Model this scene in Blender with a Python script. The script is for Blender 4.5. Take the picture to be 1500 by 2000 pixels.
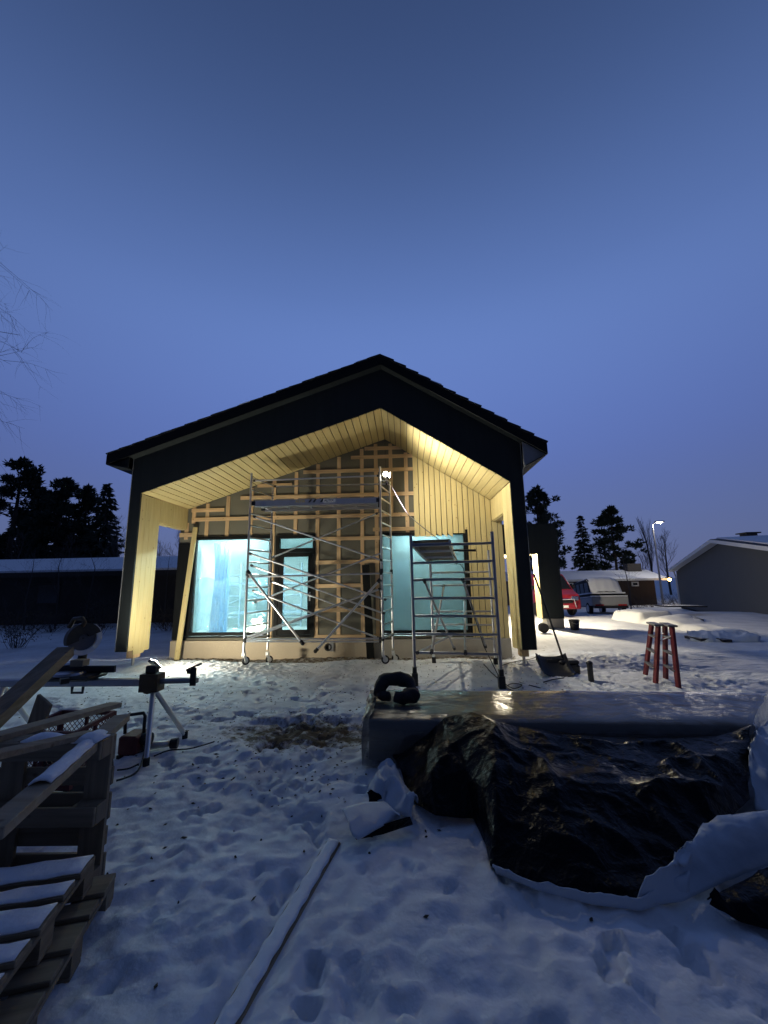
import bpy, math, random
import numpy as np
from mathutils import Matrix, Vector

for o in list(bpy.data.objects):
    bpy.data.objects.remove(o)
S = bpy.context.scene
COL = S.collection
rnd = random.Random(7)

# ------------------------------------------------------------------ camera
YAW, PITCH, ROLL, CAMH, FPX = math.radians(2.7), math.radians(10.08), math.radians(-0.99), 1.7, 766.0
_f = Vector((-math.sin(YAW)*math.cos(PITCH), math.cos(YAW)*math.cos(PITCH), math.sin(PITCH)))
_r0 = Vector((math.cos(YAW), math.sin(YAW), 0)); _u0 = _r0.cross(_f)
_r = _r0*math.cos(ROLL) + _u0*math.sin(ROLL); _u = -_r0*math.sin(ROLL) + _u0*math.cos(ROLL)
cd = bpy.data.cameras.new('camera'); cam = bpy.data.objects.new('camera', cd); COL.objects.link(cam)
mw = Matrix.Identity(4)
for i in range(3):
    mw[i][0], mw[i][1], mw[i][2] = _r[i], _u[i], -_f[i]
mw[2][3] = CAMH
cam.matrix_world = mw
cd.sensor_fit = 'VERTICAL'; cd.sensor_height = 36.0; cd.lens = FPX/2000*36.0
cd.clip_start = 0.05; cd.clip_end = 2000
S.camera = cam

# ------------------------------------------------------------------ dusk sky (sun below the horizon: no sun lamp)
W = bpy.data.worlds.new('World'); S.world = W; W.use_nodes = True
nt = W.node_tree; nt.nodes.clear()
wo = nt.nodes.new('ShaderNodeOutputWorld'); bg = nt.nodes.new('ShaderNodeBackground')
sky = nt.nodes.new('ShaderNodeTexSky'); sky.sky_type = 'NISHITA'; sky.sun_disc = False
sky.sun_elevation = math.radians(-4.0); sky.sun_rotation = math.radians(0.0)
sky.air_density = 1.0; sky.dust_density = 0.5; sky.ozone_density = 3.0
tcw = nt.nodes.new('ShaderNodeTexCoord'); sep = nt.nodes.new('ShaderNodeSeparateXYZ')
nt.links.new(tcw.outputs['Generated'], sep.inputs[0])
rp = nt.nodes.new('ShaderNodeValToRGB'); nt.links.new(sep.outputs['Z'], rp.inputs[0])
SKYR = [(0.0, (0.112, 0.138, 0.268)), (0.14, (0.104, 0.144, 0.318)), (0.30, (0.100, 0.156, 0.430)), (0.50, (0.130, 0.218, 0.530)), (0.62, (0.115, 0.200, 0.490)), (0.80, (0.062, 0.115, 0.290)), (1.0, (0.027, 0.050, 0.132))]
rp.color_ramp.interpolation = 'B_SPLINE'
while len(rp.color_ramp.elements) < len(SKYR): rp.color_ramp.elements.new(0.5)
for e, (p, c) in zip(rp.color_ramp.elements, SKYR):
    e.position = p; e.color = (*c, 1)
mx = nt.nodes.new('ShaderNodeMix'); mx.data_type = 'RGBA'; mx.blend_type = 'ADD'; mx.inputs[0].default_value = 0.12
nt.links.new(rp.outputs[0], mx.inputs[6]); nt.links.new(sky.outputs[0], mx.inputs[7])
# afterglow: the sky on the sun's side of the horizon stays brighter than the unseen side behind the camera, dimmed to darken the foreground snow
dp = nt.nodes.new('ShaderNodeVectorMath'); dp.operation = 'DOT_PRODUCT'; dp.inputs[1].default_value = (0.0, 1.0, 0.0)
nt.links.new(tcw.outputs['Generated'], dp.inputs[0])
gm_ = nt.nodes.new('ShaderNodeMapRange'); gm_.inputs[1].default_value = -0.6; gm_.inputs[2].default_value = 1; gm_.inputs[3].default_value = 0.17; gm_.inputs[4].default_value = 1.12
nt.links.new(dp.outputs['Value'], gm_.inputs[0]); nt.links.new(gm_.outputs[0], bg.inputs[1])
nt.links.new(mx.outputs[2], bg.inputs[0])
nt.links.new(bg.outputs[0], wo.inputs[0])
S.view_settings.view_transform = 'Standard'; S.view_settings.look = 'None'
S.view_settings.exposure = 0.0; S.view_settings.gamma = 1.0
LAMP_POWER = 2900.0      # radiance of the scaffold work light
FLOOD_POWER = 1180.0     # radiance of the flood standing on the snow
ROOM_POWER = 560.0

# ------------------------------------------------------------------ pixel -> place helpers
def ray(x, y): return _r*((x-750)/FPX) - _u*((y-1000)/FPX) + _f
def g(x, y, z=0.0):
    d = ray(x, y); t = (z-CAMH)/d.z
    return Vector((d.x*t, d.y*t, z))
def py(x, y, Y):
    d = ray(x, y); t = Y/d.y
    return Vector((d.x*t, Y, CAMH+d.z*t))

# ------------------------------------------------------------------ numpy value noise
def vnoise(x, y, seed=0):
    x = np.asarray(x, float); y = np.asarray(y, float)
    xi = np.floor(x).astype(np.int64); yi = np.floor(y).astype(np.int64)
    fx = x-xi; fy = y-yi; fx = fx*fx*(3-2*fx); fy = fy*fy*(3-2*fy)
    def h(a, b):
        n = (a*374761393 + b*668265263 + seed*974634777) & 0xFFFFFFFF
        n = ((n ^ (n >> 13))*1274126177) & 0xFFFFFFFF
        n = n ^ (n >> 16)
        return (n & 0xFFFF)/65535.0
    return (h(xi, yi)*(1-fx)+h(xi+1, yi)*fx)*(1-fy) + (h(xi, yi+1)*(1-fx)+h(xi+1, yi+1)*fx)*fy
def sstep(a, b, v):
    t = np.clip((v-a)/(b-a), 0, 1); return t*t*(3-2*t)

# ------------------------------------------------------------------ materials
MATS = {}
def base_mat(name):
    m = bpy.data.materials.new(name); m.use_nodes = True
    n = m.node_tree; b = n.nodes['Principled BSDF']; MATS[name] = m
    return m, n, b
def mat(name, col, rough=0.6, metal=0.0, var=0.15, scale=6.0, bump=0.1, bscale=None, spec=0.5, stretch=(1, 1, 1)):
    m, n, b = base_mat(name)
    tc = n.nodes.new('ShaderNodeTexCoord'); mp = n.nodes.new('ShaderNodeMapping'); mp.inputs['Scale'].default_value = stretch
    n.links.new(tc.outputs['Object'], mp.inputs[0])
    ns = n.nodes.new('ShaderNodeTexNoise'); ns.inputs['Scale'].default_value = scale; ns.inputs['Detail'].default_value = 6
    n.links.new(mp.outputs[0], ns.inputs[0])
    oi = n.nodes.new('ShaderNodeObjectInfo')
    mi = n.nodes.new('ShaderNodeMix'); mi.data_type = 'RGBA'
    mi.inputs[6].default_value = (*[c*(1-var) for c in col], 1); mi.inputs[7].default_value = (*[min(1, c*(1+var)) for c in col], 1)
    n.links.new(ns.outputs[0], mi.inputs[0]); n.links.new(mi.outputs[2], b.inputs['Base Color'])
    b.inputs['Roughness'].default_value = rough; b.inputs['Metallic'].default_value = metal
    b.inputs['Specular IOR Level'].default_value = spec
    if bump:
        n2 = n.nodes.new('ShaderNodeTexNoise'); n2.inputs['Scale'].default_value = bscale or scale*4; n2.inputs['Detail'].default_value = 4
        n.links.new(mp.outputs[0], n2.inputs[0])
        bm = n.nodes.new('ShaderNodeBump'); bm.inputs['Strength'].default_value = bump; bm.inputs['Distance'].default_value = 0.02
        n.links.new(n2.outputs[0], bm.inputs['Height']); n.links.new(bm.outputs[0], b.inputs['Normal'])
    return m
def wood(name, col, axis, dark=0.72, rough=0.6, knots=True, tone=0.14):
    m, n, b = base_mat(name)
    tc = n.nodes.new('ShaderNodeTexCoord'); oi = n.nodes.new('ShaderNodeObjectInfo')
    mp = n.nodes.new('ShaderNodeMapping'); sc = [14.0]*3; sc[axis] = 0.8; mp.inputs['Scale'].default_value = sc
    ad = n.nodes.new('ShaderNodeVectorMath'); ad.operation = 'ADD'
    ml = n.nodes.new('ShaderNodeMath'); ml.operation = 'MULTIPLY'; ml.inputs[1].default_value = 37.0
    n.links.new(oi.outputs['Random'], ml.inputs[0])
    n.links.new(tc.outputs['Object'], ad.inputs[0]); n.links.new(ml.outputs[0], ad.inputs[1]); n.links.new(ad.outputs[0], mp.inputs[0])
    ns = n.nodes.new('ShaderNodeTexNoise'); ns.inputs['Scale'].default_value = 1.6; ns.inputs['Detail'].default_value = 5; ns.inputs['Distortion'].default_value = 0.6
    n.links.new(mp.outputs[0], ns.inputs[0])
    cr = n.nodes.new('ShaderNodeValToRGB'); cr.color_ramp.elements[0].position = 0.3; cr.color_ramp.elements[1].position = 0.7
    cr.color_ramp.elements[0].color = (col[0]*dark, col[1]*dark*0.95, col[2]*dark*0.86, 1); cr.color_ramp.elements[1].color = (*col, 1)
    n.links.new(ns.outputs[0], cr.inputs[0]); last = cr.outputs[0]
    if knots:
        mk = n.nodes.new('ShaderNodeMapping'); sk = [9.0]*3; sk[axis] = 5.5; mk.inputs['Scale'].default_value = sk
        n.links.new(ad.outputs[0], mk.inputs[0])
        vo = n.nodes.new('ShaderNodeTexVoronoi'); vo.inputs['Scale'].default_value = 0.75
        n.links.new(mk.outputs[0], vo.inputs[0])
        kr = n.nodes.new('ShaderNodeValToRGB'); kr.color_ramp.elements[0].position = 0.04; kr.color_ramp.elements[0].color = (0.42, 0.30, 0.2, 1)
        kr.color_ramp.elements[1].position = 0.11; kr.color_ramp.elements[1].color = (1, 1, 1, 1)
        n.links.new(vo.outputs['Distance'], kr.inputs[0])
        mm = n.nodes.new('ShaderNodeMix'); mm.data_type = 'RGBA'; mm.blend_type = 'MULTIPLY'; mm.inputs[0].default_value = 0.8
        n.links.new(last, mm.inputs[6]); n.links.new(kr.outputs[0], mm.inputs[7]); last = mm.outputs[2]
    hv = n.nodes.new('ShaderNodeHueSaturation')
    mr = n.nodes.new('ShaderNodeMapRange'); mr.inputs[3].default_value = 1-tone; mr.inputs[4].default_value = 1+tone
    n.links.new(oi.outputs['Random'], mr.inputs[0]); n.links.new(mr.outputs[0], hv.inputs['Value']); n.links.new(last, hv.inputs['Color'])
    n.links.new(hv.outputs[0], b.inputs['Base Color']); b.inputs['Roughness'].default_value = rough
    bm = n.nodes.new('ShaderNodeBump'); bm.inputs['Strength'].default_value = 0.15; bm.inputs['Distance'].default_value = 0.01
    n.links.new(ns.outputs[0], bm.inputs['Height']); n.links.new(bm.outputs[0], b.inputs['Normal'])
    return m
def emit(name, col, strength):
    m, n, b = base_mat(name)
    b.inputs['Base Color'].default_value = (0.8, 0.8, 0.8, 1)
    b.inputs['Emission Color'].default_value = (*col, 1); b.inputs['Emission Strength'].default_value = strength
    return m
def pane_mat(name, tint, gloss=0.10, body=None, bodyfac=0.0, rough=0.02, wrinkle=0.0):
    """clear sheet: light passes straight through, a share is mirrored, a share is scattered by the film"""
    m, n, b = base_mat(name); n.nodes.remove(b); out = n.nodes['Material Output']
    tr = n.nodes.new('ShaderNodeBsdfTransparent'); tr.inputs[0].default_value = (*tint, 1)
    gl = n.nodes.new('ShaderNodeBsdfGlossy'); gl.inputs['Roughness'].default_value = rough
    lw = n.nodes.new('ShaderNodeLayerWeight'); lw.inputs[0].default_value = 0.25
    mr = n.nodes.new('ShaderNodeMapRange'); mr.inputs[3].default_value = gloss; mr.inputs[4].default_value = 0.9
    n.links.new(lw.outputs['Fresnel'], mr.inputs[0])
    mi = n.nodes.new('ShaderNodeMixShader'); n.links.new(mr.outputs[0], mi.inputs[0])
    cur = tr
    if body:
        df = n.nodes.new('ShaderNodeBsdfDiffuse'); df.inputs[0].default_value = (*body, 1)
        tl = n.nodes.new('ShaderNodeBsdfTranslucent'); tl.inputs[0].default_value = (*body, 1)
        m1 = n.nodes.new('ShaderNodeMixShader'); m1.inputs[0].default_value = 0.6
        n.links.new(df.outputs[0], m1.inputs[1]); n.links.new(tl.outputs[0], m1.inputs[2])
        m2 = n.nodes.new('ShaderNodeMixShader'); m2.inputs[0].default_value = bodyfac
        n.links.new(tr.outputs[0], m2.inputs[1]); n.links.new(m1.outputs[0], m2.inputs[2]); cur = m2
    n.links.new(cur.outputs[0], mi.inputs[1]); n.links.new(gl.outputs[0], mi.inputs[2])
    if wrinkle:
        tc = n.nodes.new('ShaderNodeTexCoord'); ns = n.nodes.new('ShaderNodeTexNoise'); ns.inputs['Scale'].default_value = 3.0; ns.inputs['Detail'].default_value = 5; ns.inputs['Distortion'].default_value = 1.2
        n.links.new(tc.outputs['Object'], ns.inputs[0])
        bm = n.nodes.new('ShaderNodeBump'); bm.inputs['Strength'].default_value = wrinkle; bm.inputs['Distance'].default_value = 0.1
        n.links.new(ns.outputs[0], bm.inputs['Height']); n.links.new(bm.outputs[0], gl.inputs['Normal'])
    n.links.new(mi.outputs[0], out.inputs[0])
    return m

CLAD = (0.57, 0.475, 0.235)
PINE = (0.64, 0.455, 0.265)
wood('clad_x', CLAD, 0, 0.86, tone=0.07); wood('clad_y', CLAD, 1, 0.86, tone=0.07); wood('clad_z', CLAD, 2, 0.86, tone=0.07)
wood('pine_x', PINE, 0); wood('pine_z', PINE, 2)
wood('old_wood_x', (0.27, 0.210, 0.140), 0, 0.6, 0.8); wood('old_wood_y', (0.27, 0.210, 0.140), 1, 0.6, 0.8); wood('old_wood_z', (0.27, 0.210, 0.140), 2, 0.6, 0.8)
wood('plank_wood', (0.33, 0.265, 0.18), 0, 0.7, 0.8)
mat('black_board', (0.019, 0.024, 0.026), 0.7, var=0.2, scale=2, bump=0.15, bscale=60, spec=0.25, stretch=(6, 1, 0.4))
mat('black_trim', (0.009, 0.010, 0.011), 0.6, bump=0.05, spec=0.12)
mat('roof_tile', (0.012, 0.013, 0.015), 0.7, bump=0.2, bscale=30)
mat('edge_metal', (0.30, 0.31, 0.33), 0.5, 0.3, bump=0.02)
mat('sheathing', (0.135, 0.130, 0.102), 0.85, var=0.12, scale=1.5, bump=0.08, bscale=40)
mat('concrete', (0.44, 0.37, 0.275), 0.9, var=0.12, scale=2.5, bump=0.3, bscale=30)
mat('concrete_grey', (0.36, 0.34, 0.30), 0.9, var=0.15, scale=4, bump=0.3, bscale=30)
mat('alu', (0.62, 0.62, 0.63), 0.34, 0.9, var=0.12, scale=9, bump=0.05)
mat('alu_dark', (0.33, 0.34, 0.37), 0.4, 0.85, var=0.15, scale=9, bump=0.05)
mat('worn_grey', (0.10, 0.10, 0.11), 0.6, 0.0, var=0.25, scale=9, bump=0.1)
mat('steel', (0.45, 0.45, 0.46), 0.4, 0.9, var=0.2, scale=9, bump=0.05)
mat('ply', (0.10, 0.075, 0.05), 0.6, var=0.2, scale=5, bump=0.1)
mat('black_plastic', (0.012, 0.012, 0.014), 0.45, var=0.3, scale=6, bump=0.1)
mat('black_rubber', (0.015, 0.015, 0.016), 0.8, bump=0.1)
mat('white_plastic', (0.72, 0.72, 0.70), 0.5, bump=0.02)
mat('red_dark', (0.085, 0.010, 0.012), 0.6, var=0.3, scale=9, bump=0.1)
mat('red_paint', (0.14, 0.012, 0.019), 0.5, var=0.25, scale=9, bump=0.1)
mat('red_car', (0.23, 0.016, 0.028), 0.32, var=0.08, scale=2, bump=0.0)
mat('grey_car', (0.30, 0.31, 0.32), 0.5, var=0.15, scale=3, bump=0.05)
mat('car_glass', (0.012, 0.014, 0.016), 0.12, bump=0.0)
mat('tail_light', (0.35, 0.015, 0.012), 0.3, bump=0.0)
mat('chrome', (0.75, 0.75, 0.76), 0.2, 1.0, bump=0.0)
mat('snow', (0.80, 0.82, 0.86), 0.75, var=0.04, scale=5, bump=0.35, bscale=26, spec=0.2)
mat('tarp_white', (0.46, 0.52, 0.60), 0.55, var=0.1, scale=4, bump=0.4, bscale=8)
mat('cover_cloth', (0.78, 0.78, 0.76), 0.8, var=0.05, scale=3, bump=0.3, bscale=8)
mat('bundle_board', (0.30, 0.27, 0.22), 0.8, var=0.15, scale=5, bump=0.2)
mat('saw_body', (0.030, 0.024, 0.014), 0.5, var=0.3, scale=7, bump=0.1)
mat('saw_orange', (0.085, 0.052, 0.022), 0.5, var=0.3, scale=7, bump=0.1)
mat('film_wall', (0.70, 0.83, 0.84), 0.5, var=0.10, scale=1.2, bump=0.25, bscale=3)
mat('film_board', (0.10, 0.22, 0.34), 0.6, bump=0.05)
mat('room_floor', (0.45, 0.52, 0.52), 0.7, bump=0.1)
mat('inner_alu', (0.30, 0.42, 0.52), 0.5, 0.2, bump=0.0)
mat('bark', (0.055, 0.042, 0.034), 0.95, var=0.3, scale=8, bump=0.5)
mat('birch_bark', (0.14, 0.13, 0.125), 0.9, var=0.5, scale=5, bump=0.3)
mat('needles', (0.020, 0.034, 0.022), 0.8, var=0.5, scale=1.2, bump=0)
mat('twigs', (0.055, 0.048, 0.046), 0.9, var=0.3, scale=2, bump=0)
mat('dead_leaves', (0.07, 0.055, 0.035), 0.9, var=0.4, scale=4, bump=0)
mat('house_brown', (0.050, 0.034, 0.026), 0.85, var=0.2, scale=2, bump=0.2, stretch=(6, 6, 0.3))
mat('house_dark', (0.040, 0.034, 0.028), 0.9, var=0.25, scale=1.2, bump=0.2)
mat('render_grey', (0.092, 0.098, 0.100), 0.9, var=0.06, scale=1.5, bump=0.15, bscale=40)
mat('white_trim', (0.70, 0.70, 0.68), 0.6, var=0.05, bump=0.02)
mat('brick_dark', (0.06, 0.055, 0.055), 0.9, var=0.3, scale=8, bump=0.2)
mat('cable', (0.010, 0.010, 0.011), 0.6, bump=0)
mat('cable_light', (0.55, 0.50, 0.72), 0.5, bump=0)
mat('text_dark', (0.02, 0.02, 0.025), 0.6, bump=0)
mat('text_yellow', (0.62, 0.48, 0.10), 0.6, bump=0)
mat('label_white', (0.75, 0.75, 0.75), 0.6, bump=0)
emit('bulb', (1.0, 0.94, 0.77), LAMP_POWER)
emit('flood_led', (1.0, 0.925, 0.72), FLOOD_POWER)
emit('glare_glow', (1.0, 0.95, 0.80), 14.0)  # weak glow for the added ball that imitates lamp glare
emit('porch_bulb', (1.0, 0.87, 0.63), 4600.0)
emit('street_bulb', (1.0, 0.93, 0.82), 900.0)
emit('orange_bulb', (1.0, 0.55, 0.18), 22.0)
emit('room_tube', (0.92, 1.0, 1.0), ROOM_POWER)
pane_mat('film_blue', (0.35, 0.65, 0.95), 0.05, (0.22, 0.55, 0.98), 0.75, 0.2, wrinkle=0.5)
pane_mat('glass', (0.84, 0.96, 0.97), 0.05, (0.75, 0.92, 0.94), 0.08, 0.03, wrinkle=0.15)
pane_mat('glass_film', (0.36, 0.47, 0.49), 0.05, (0.30, 0.41, 0.42), 0.55, 0.15, wrinkle=0.4)
pane_mat('clear_film', (0.82, 0.95, 1.0), 0.16, (0.7, 0.9, 1.0), 0.16, 0.06, wrinkle=1.0)
pane_mat('wrap', (0.80, 0.80, 0.80), 0.05, (0.33, 0.32, 0.31), 0.42, 0.27, wrinkle=0.5)

# black sheeting: sharp creases between flat facets
m, n, b = base_mat('tarp_black')
tc = n.nodes.new('ShaderNodeTexCoord'); prev = None
for sc_, st_, ds_ in ((3.2, 0.55, 0.09), (8.5, 0.45, 0.03), (21.0, 0.3, 0.012)):
    wn = n.nodes.new('ShaderNodeTexNoise'); wn.inputs['Scale'].default_value = sc_*0.6
    n.links.new(tc.outputs['Object'], wn.inputs[0])
    av = n.nodes.new('ShaderNodeVectorMath'); av.operation = 'MULTIPLY_ADD'; av.inputs[1].default_value = (0.35, 0.35, 0.35)
    n.links.new(wn.outputs['Color'], av.inputs[0]); n.links.new(tc.outputs['Object'], av.inputs[2])
    vo = n.nodes.new('ShaderNodeTexVoronoi'); vo.inputs['Scale'].default_value = sc_; n.links.new(av.outputs[0], vo.inputs[0])
    bm = n.nodes.new('ShaderNodeBump'); bm.inputs['Strength'].default_value = st_; bm.inputs['Distance'].default_value = ds_
    n.links.new(vo.outputs['Distance'], bm.inputs['Height'])
    if prev: n.links.new(prev.outputs[0], bm.inputs['Normal'])
    prev = bm
n.links.new(prev.outputs[0], b.inputs['Normal'])
b.inputs['Base Color'].default_value = (0.005, 0.005, 0.006, 1); b.inputs['Roughness'].default_value = 0.33; b.inputs['Specular IOR Level'].default_value = 0.11

# ground: snow, with trampled soil where the 'dirt' attribute says so
m, n, b = base_mat('snow_ground')
tc = n.nodes.new('ShaderNodeTexCoord')
at = n.nodes.new('ShaderNodeAttribute'); at.attribute_name = 'dirt'
n1 = n.nodes.new('ShaderNodeTexNoise'); n1.inputs['Scale'].default_value = 9; n1.inputs['Detail'].default_value = 8; n1.inputs['Roughness'].default_value = 0.7
n.links.new(tc.outputs['Object'], n1.inputs[0])
adm = n.nodes.new('ShaderNodeMath'); adm.operation = 'ADD'
sbm = n.nodes.new('ShaderNodeMath'); sbm.operation = 'SUBTRACT'; sbm.inputs[1].default_value = 0.5
n.links.new(n1.outputs[0], sbm.inputs[0]); mlm = n.nodes.new('ShaderNodeMath'); mlm.operation = 'MULTIPLY'; mlm.inputs[1].default_value = 1.6
n.links.new(sbm.outputs[0], mlm.inputs[0]); n.links.new(mlm.outputs[0], adm.inputs[0]); n.links.new(at.outputs['Fac'], adm.inputs[1])
cr = n.nodes.new('ShaderNodeValToRGB'); cr.color_ramp.elements[0].position = 0.36; cr.color_ramp.elements[1].position = 0.72
cr.color_ramp.elements[0].color = (0, 0, 0, 1)
n.links.new(adm.outputs[0], cr.inputs[0])
nd = n.nodes.new('ShaderNodeTexNoise'); nd.inputs['Scale'].default_value = 25; nd.inputs['Detail'].default_value = 6
n.links.new(tc.outputs['Object'], nd.inputs[0])
dr = n.nodes.new('ShaderNodeValToRGB'); dr.color_ramp.elements[0].color = (0.045, 0.032, 0.020, 1); dr.color_ramp.elements[1].color = (0.20, 0.145, 0.085, 1)
n.links.new(nd.outputs[0], dr.inputs[0])
ng = n.nodes.new('ShaderNodeTexNoise'); ng.inputs['Scale'].default_value = 1.4; ng.inputs['Detail'].default_value = 4
n.links.new(tc.outputs['Object'], ng.inputs[0])
sr = n.nodes.new('ShaderNodeValToRGB'); sr.color_ramp.elements[0].position = 0.3; sr.color_ramp.elements[1].position = 0.65
sr.color_ramp.elements[0].color = (0.62, 0.635, 0.66, 1); sr.color_ramp.elements[1].color = (0.80, 0.815, 0.84, 1)
n.links.new(ng.outputs[0], sr.inputs[0])
mi = n.nodes.new('ShaderNodeMix'); mi.data_type = 'RGBA'
n.links.new(cr.outputs[0], mi.inputs[0]); n.links.new(sr.outputs[0], mi.inputs[6]); n.links.new(dr.outputs[0], mi.inputs[7])
n.links.new(mi.outputs[2], b.inputs['Base Color']); b.inputs['Roughness'].default_value = 0.8; b.inputs['Specular IOR Level'].default_value = 0.2
n3 = n.nodes.new('ShaderNodeTexNoise'); n3.inputs['Scale'].default_value = 8; n3.inputs['Detail'].default_value = 6; n3.inputs['Roughness'].default_value = 0.5
n.links.new(tc.outputs['Object'], n3.inputs[0])
bm = n.nodes.new('ShaderNodeBump'); bm.inputs['Strength'].default_value = 0.45; bm.inputs['Distance'].default_value = 0.06
n.links.new(n3.outputs[0], bm.inputs['Height']); n.links.new(bm.outputs[0], b.inputs['Normal'])

# ------------------------------------------------------------------ mesh builder
class MB:
    def __init__(s): s.v = []; s.f = []
    def add(s, vs, fs):
        k = len(s.v); s.v += [tuple(p) for p in vs]; s.f += [tuple(i+k for i in f) for f in fs]; return s
    def box(s, x0, x1, y0, y1, z0, z1):
        return s.add([(x0, y0, z0), (x1, y0, z0), (x1, y1, z0), (x0, y1, z0), (x0, y0, z1), (x1, y0, z1), (x1, y1, z1), (x0, y1, z1)],
                     [(3, 2, 1, 0), (4, 5, 6, 7), (0, 1, 5, 4), (1, 2, 6, 5), (2, 3, 7, 6), (3, 0, 4, 7)])
    def beam(s, a, b, w, h, up=(0, 0, 1)):
        a = Vector(a); b = Vector(b); d = (b-a).normalized(); up = Vector(up)
        if abs(d.dot(up)) > 0.98: up = Vector((0, 1, 0))
        x = d.cross(up).normalized()*(w/2); y = x.normalized().cross(d).normalized()*(h/2)
        vs = [p+sx*x+sy*y for p in (a, b) for sx, sy in ((-1, -1), (1, -1), (1, 1), (-1, 1))]
        return s.add(vs, [(3, 2, 1, 0), (4, 5, 6, 7), (0, 1, 5, 4), (1, 2, 6, 5), (2, 3, 7, 6), (3, 0, 4, 7)])
    def tube(s, pts, r, n=8, caps=True):
        pts = [Vector(p) for p in pts]; rs = r if isinstance(r, (list, tuple)) else [r]*len(pts)
        rings = []; px = None
        for i, p in enumerate(pts):
            d = (pts[min(i+1, len(pts)-1)]-pts[max(i-1, 0)]).normalized()
            if px is None:
                u = Vector((0, 0, 1)) if abs(d.z) < 0.9 else Vector((1, 0, 0)); px = d.cross(u).normalized()
            else:
                px = (px-d*px.dot(d))
                px = px.normalized() if px.length > 1e-6 else d.orthogonal().normalized()
            q = d.cross(px)
            rings.append([p+(px*math.cos(2*math.pi*k/n)+q*math.sin(2*math.pi*k/n))*rs[i] for k in range(n)])
        vs = [v for rg in rings for v in rg]; fs = []
        for i in range(len(rings)-1):
            for k in range(n):
                fs.append((i*n+k, i*n+(k+1) % n, (i+1)*n+(k+1) % n, (i+1)*n+k))
        if caps:
            fs.append(tuple(range(n-1, -1, -1))); fs.append(tuple(range((len(rings)-1)*n, len(rings)*n)))
        return s.add(vs, fs)
    def prism(s, poly, axis, a0, a1):
        def mk(p, a):
            return (a, p[0], p[1]) if axis == 0 else ((p[0], a, p[1]) if axis == 1 else (p[0], p[1], a))
        n = len(poly); vs = [mk(p, a0) for p in poly]+[mk(p, a1) for p in poly]
        fs = [tuple(range(n)), tuple(range(2*n-1, n-1, -1))]+[(i, (i+1) % n, n+(i+1) % n, n+i)[::-1] for i in range(n)]
        return s.add(vs, fs)
    def lathe(s, prof, c, axis=2, n=20):
        c = Vector(c); vs = []; fs = []
        for (r, h) in prof:
            for k in range(n):
                a = 2*math.pi*k/n; p = [r*math.cos(a), r*math.sin(a)]
                q = (p[0], p[1], h) if axis == 2 else ((p[0], h, p[1]) if axis == 1 else (h, p[0], p[1]))
                vs.append(c+Vector(q))
        for i in range(len(prof)-1):
            for k in range(n):
                fs.append((i*n+k, i*n+(k+1) % n, (i+1)*n+(k+1) % n, (i+1)*n+k))
        fs.append(tuple(range(n-1, -1, -1))); fs.append(tuple(range((len(prof)-1)*n, len(prof)*n)))
        return s.add(vs, fs)
    def ball(s, c, r, n=12, m=8, sq=(1, 1, 1)):
        c = Vector(c); vs = []; fs = []
        for i in range(m+1):
            t = math.pi*i/m
            for k in range(n):
                a = 2*math.pi*k/n
                vs.append(c+Vector((r*sq[0]*math.sin(t)*math.cos(a), r*sq[1]*math.sin(t)*math.sin(a), r*sq[2]*math.cos(t))))
        for i in range(m):
            for k in range(n): fs.append((i*n+k, (i+1)*n+k, (i+1)*n+(k+1) % n, i*n+(k+1) % n))
        return s.add(vs, fs)
    def grid(s, P, close=False):
        h = len(P); w = len(P[0]); vs = [p for row in P for p in row]
        return s.add(vs, [(i*w+j, i*w+j+1, (i+1)*w+j+1, (i+1)*w+j) for i in range(h-1) for j in range(w-1)])

WM = {}          # world matrices of things and parts
def finish(o, parent, local):
    COL.objects.link(o)
    if parent is not None:
        o.parent = parent
        if not local: o.matrix_parent_inverse = WM[parent.name].inverted()
        WM[o.name] = WM[parent.name] @ o.matrix_parent_inverse
    else: WM[o.name] = Matrix.Identity(4)
def build(mb, name, material, parent=None, local=False, smooth=False, bevel=0.0, recalc=True, kind=None):
    me = bpy.data.meshes.new(name); me.from_pydata(mb.v, [], mb.f)
    me.materials.append(MATS[material])
    if recalc:
        import bmesh
        b = bmesh.new(); b.from_mesh(me); bmesh.ops.recalc_face_normals(b, faces=b.faces); b.to_mesh(me); b.free()
    if smooth:
        me.polygons.foreach_set('use_smooth', [True]*len(me.polygons))
        if smooth == 'auto' and hasattr(me, 'set_sharp_from_angle'): me.set_sharp_from_angle(angle=math.radians(40))
    o = bpy.data.objects.new(name, me); finish(o, parent, local)
    if bevel:
        md = o.modifiers.new('bevel', 'BEVEL'); md.width = bevel; md.segments = 1; md.limit_method = 'ANGLE'
    if kind: o['kind'] = kind
    return o
def tag(o, label, cat, group=None):
    o['label'] = label; o['category'] = cat
    if group: o['group'] = group
    return o
def thing(name, label, cat, loc=(0, 0, 0), rot=(0, 0, 0), group=None):
    o = bpy.data.objects.new(name, None); o.empty_display_size = 0.1; COL.objects.link(o)
    o.location = loc; o.rotation_euler = rot
    WM[o.name] = Matrix.Translation(Vector(loc)) @ (Matrix.Rotation(rot[2], 4, 'Z') @ Matrix.Rotation(rot[1], 4, 'Y') @ Matrix.Rotation(rot[0], 4, 'X'))
    return tag(o, label, cat, group)
def structure(o): o['kind'] = 'structure'; return o
def copy_part(o, parent):
    c = o.copy(); COL.objects.link(c); c.parent = parent; WM[c.name] = WM[parent.name] @ c.matrix_parent_inverse
    for ch in [x for x in bpy.data.objects if x.parent == o]: copy_part(ch, c)
    return c
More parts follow.
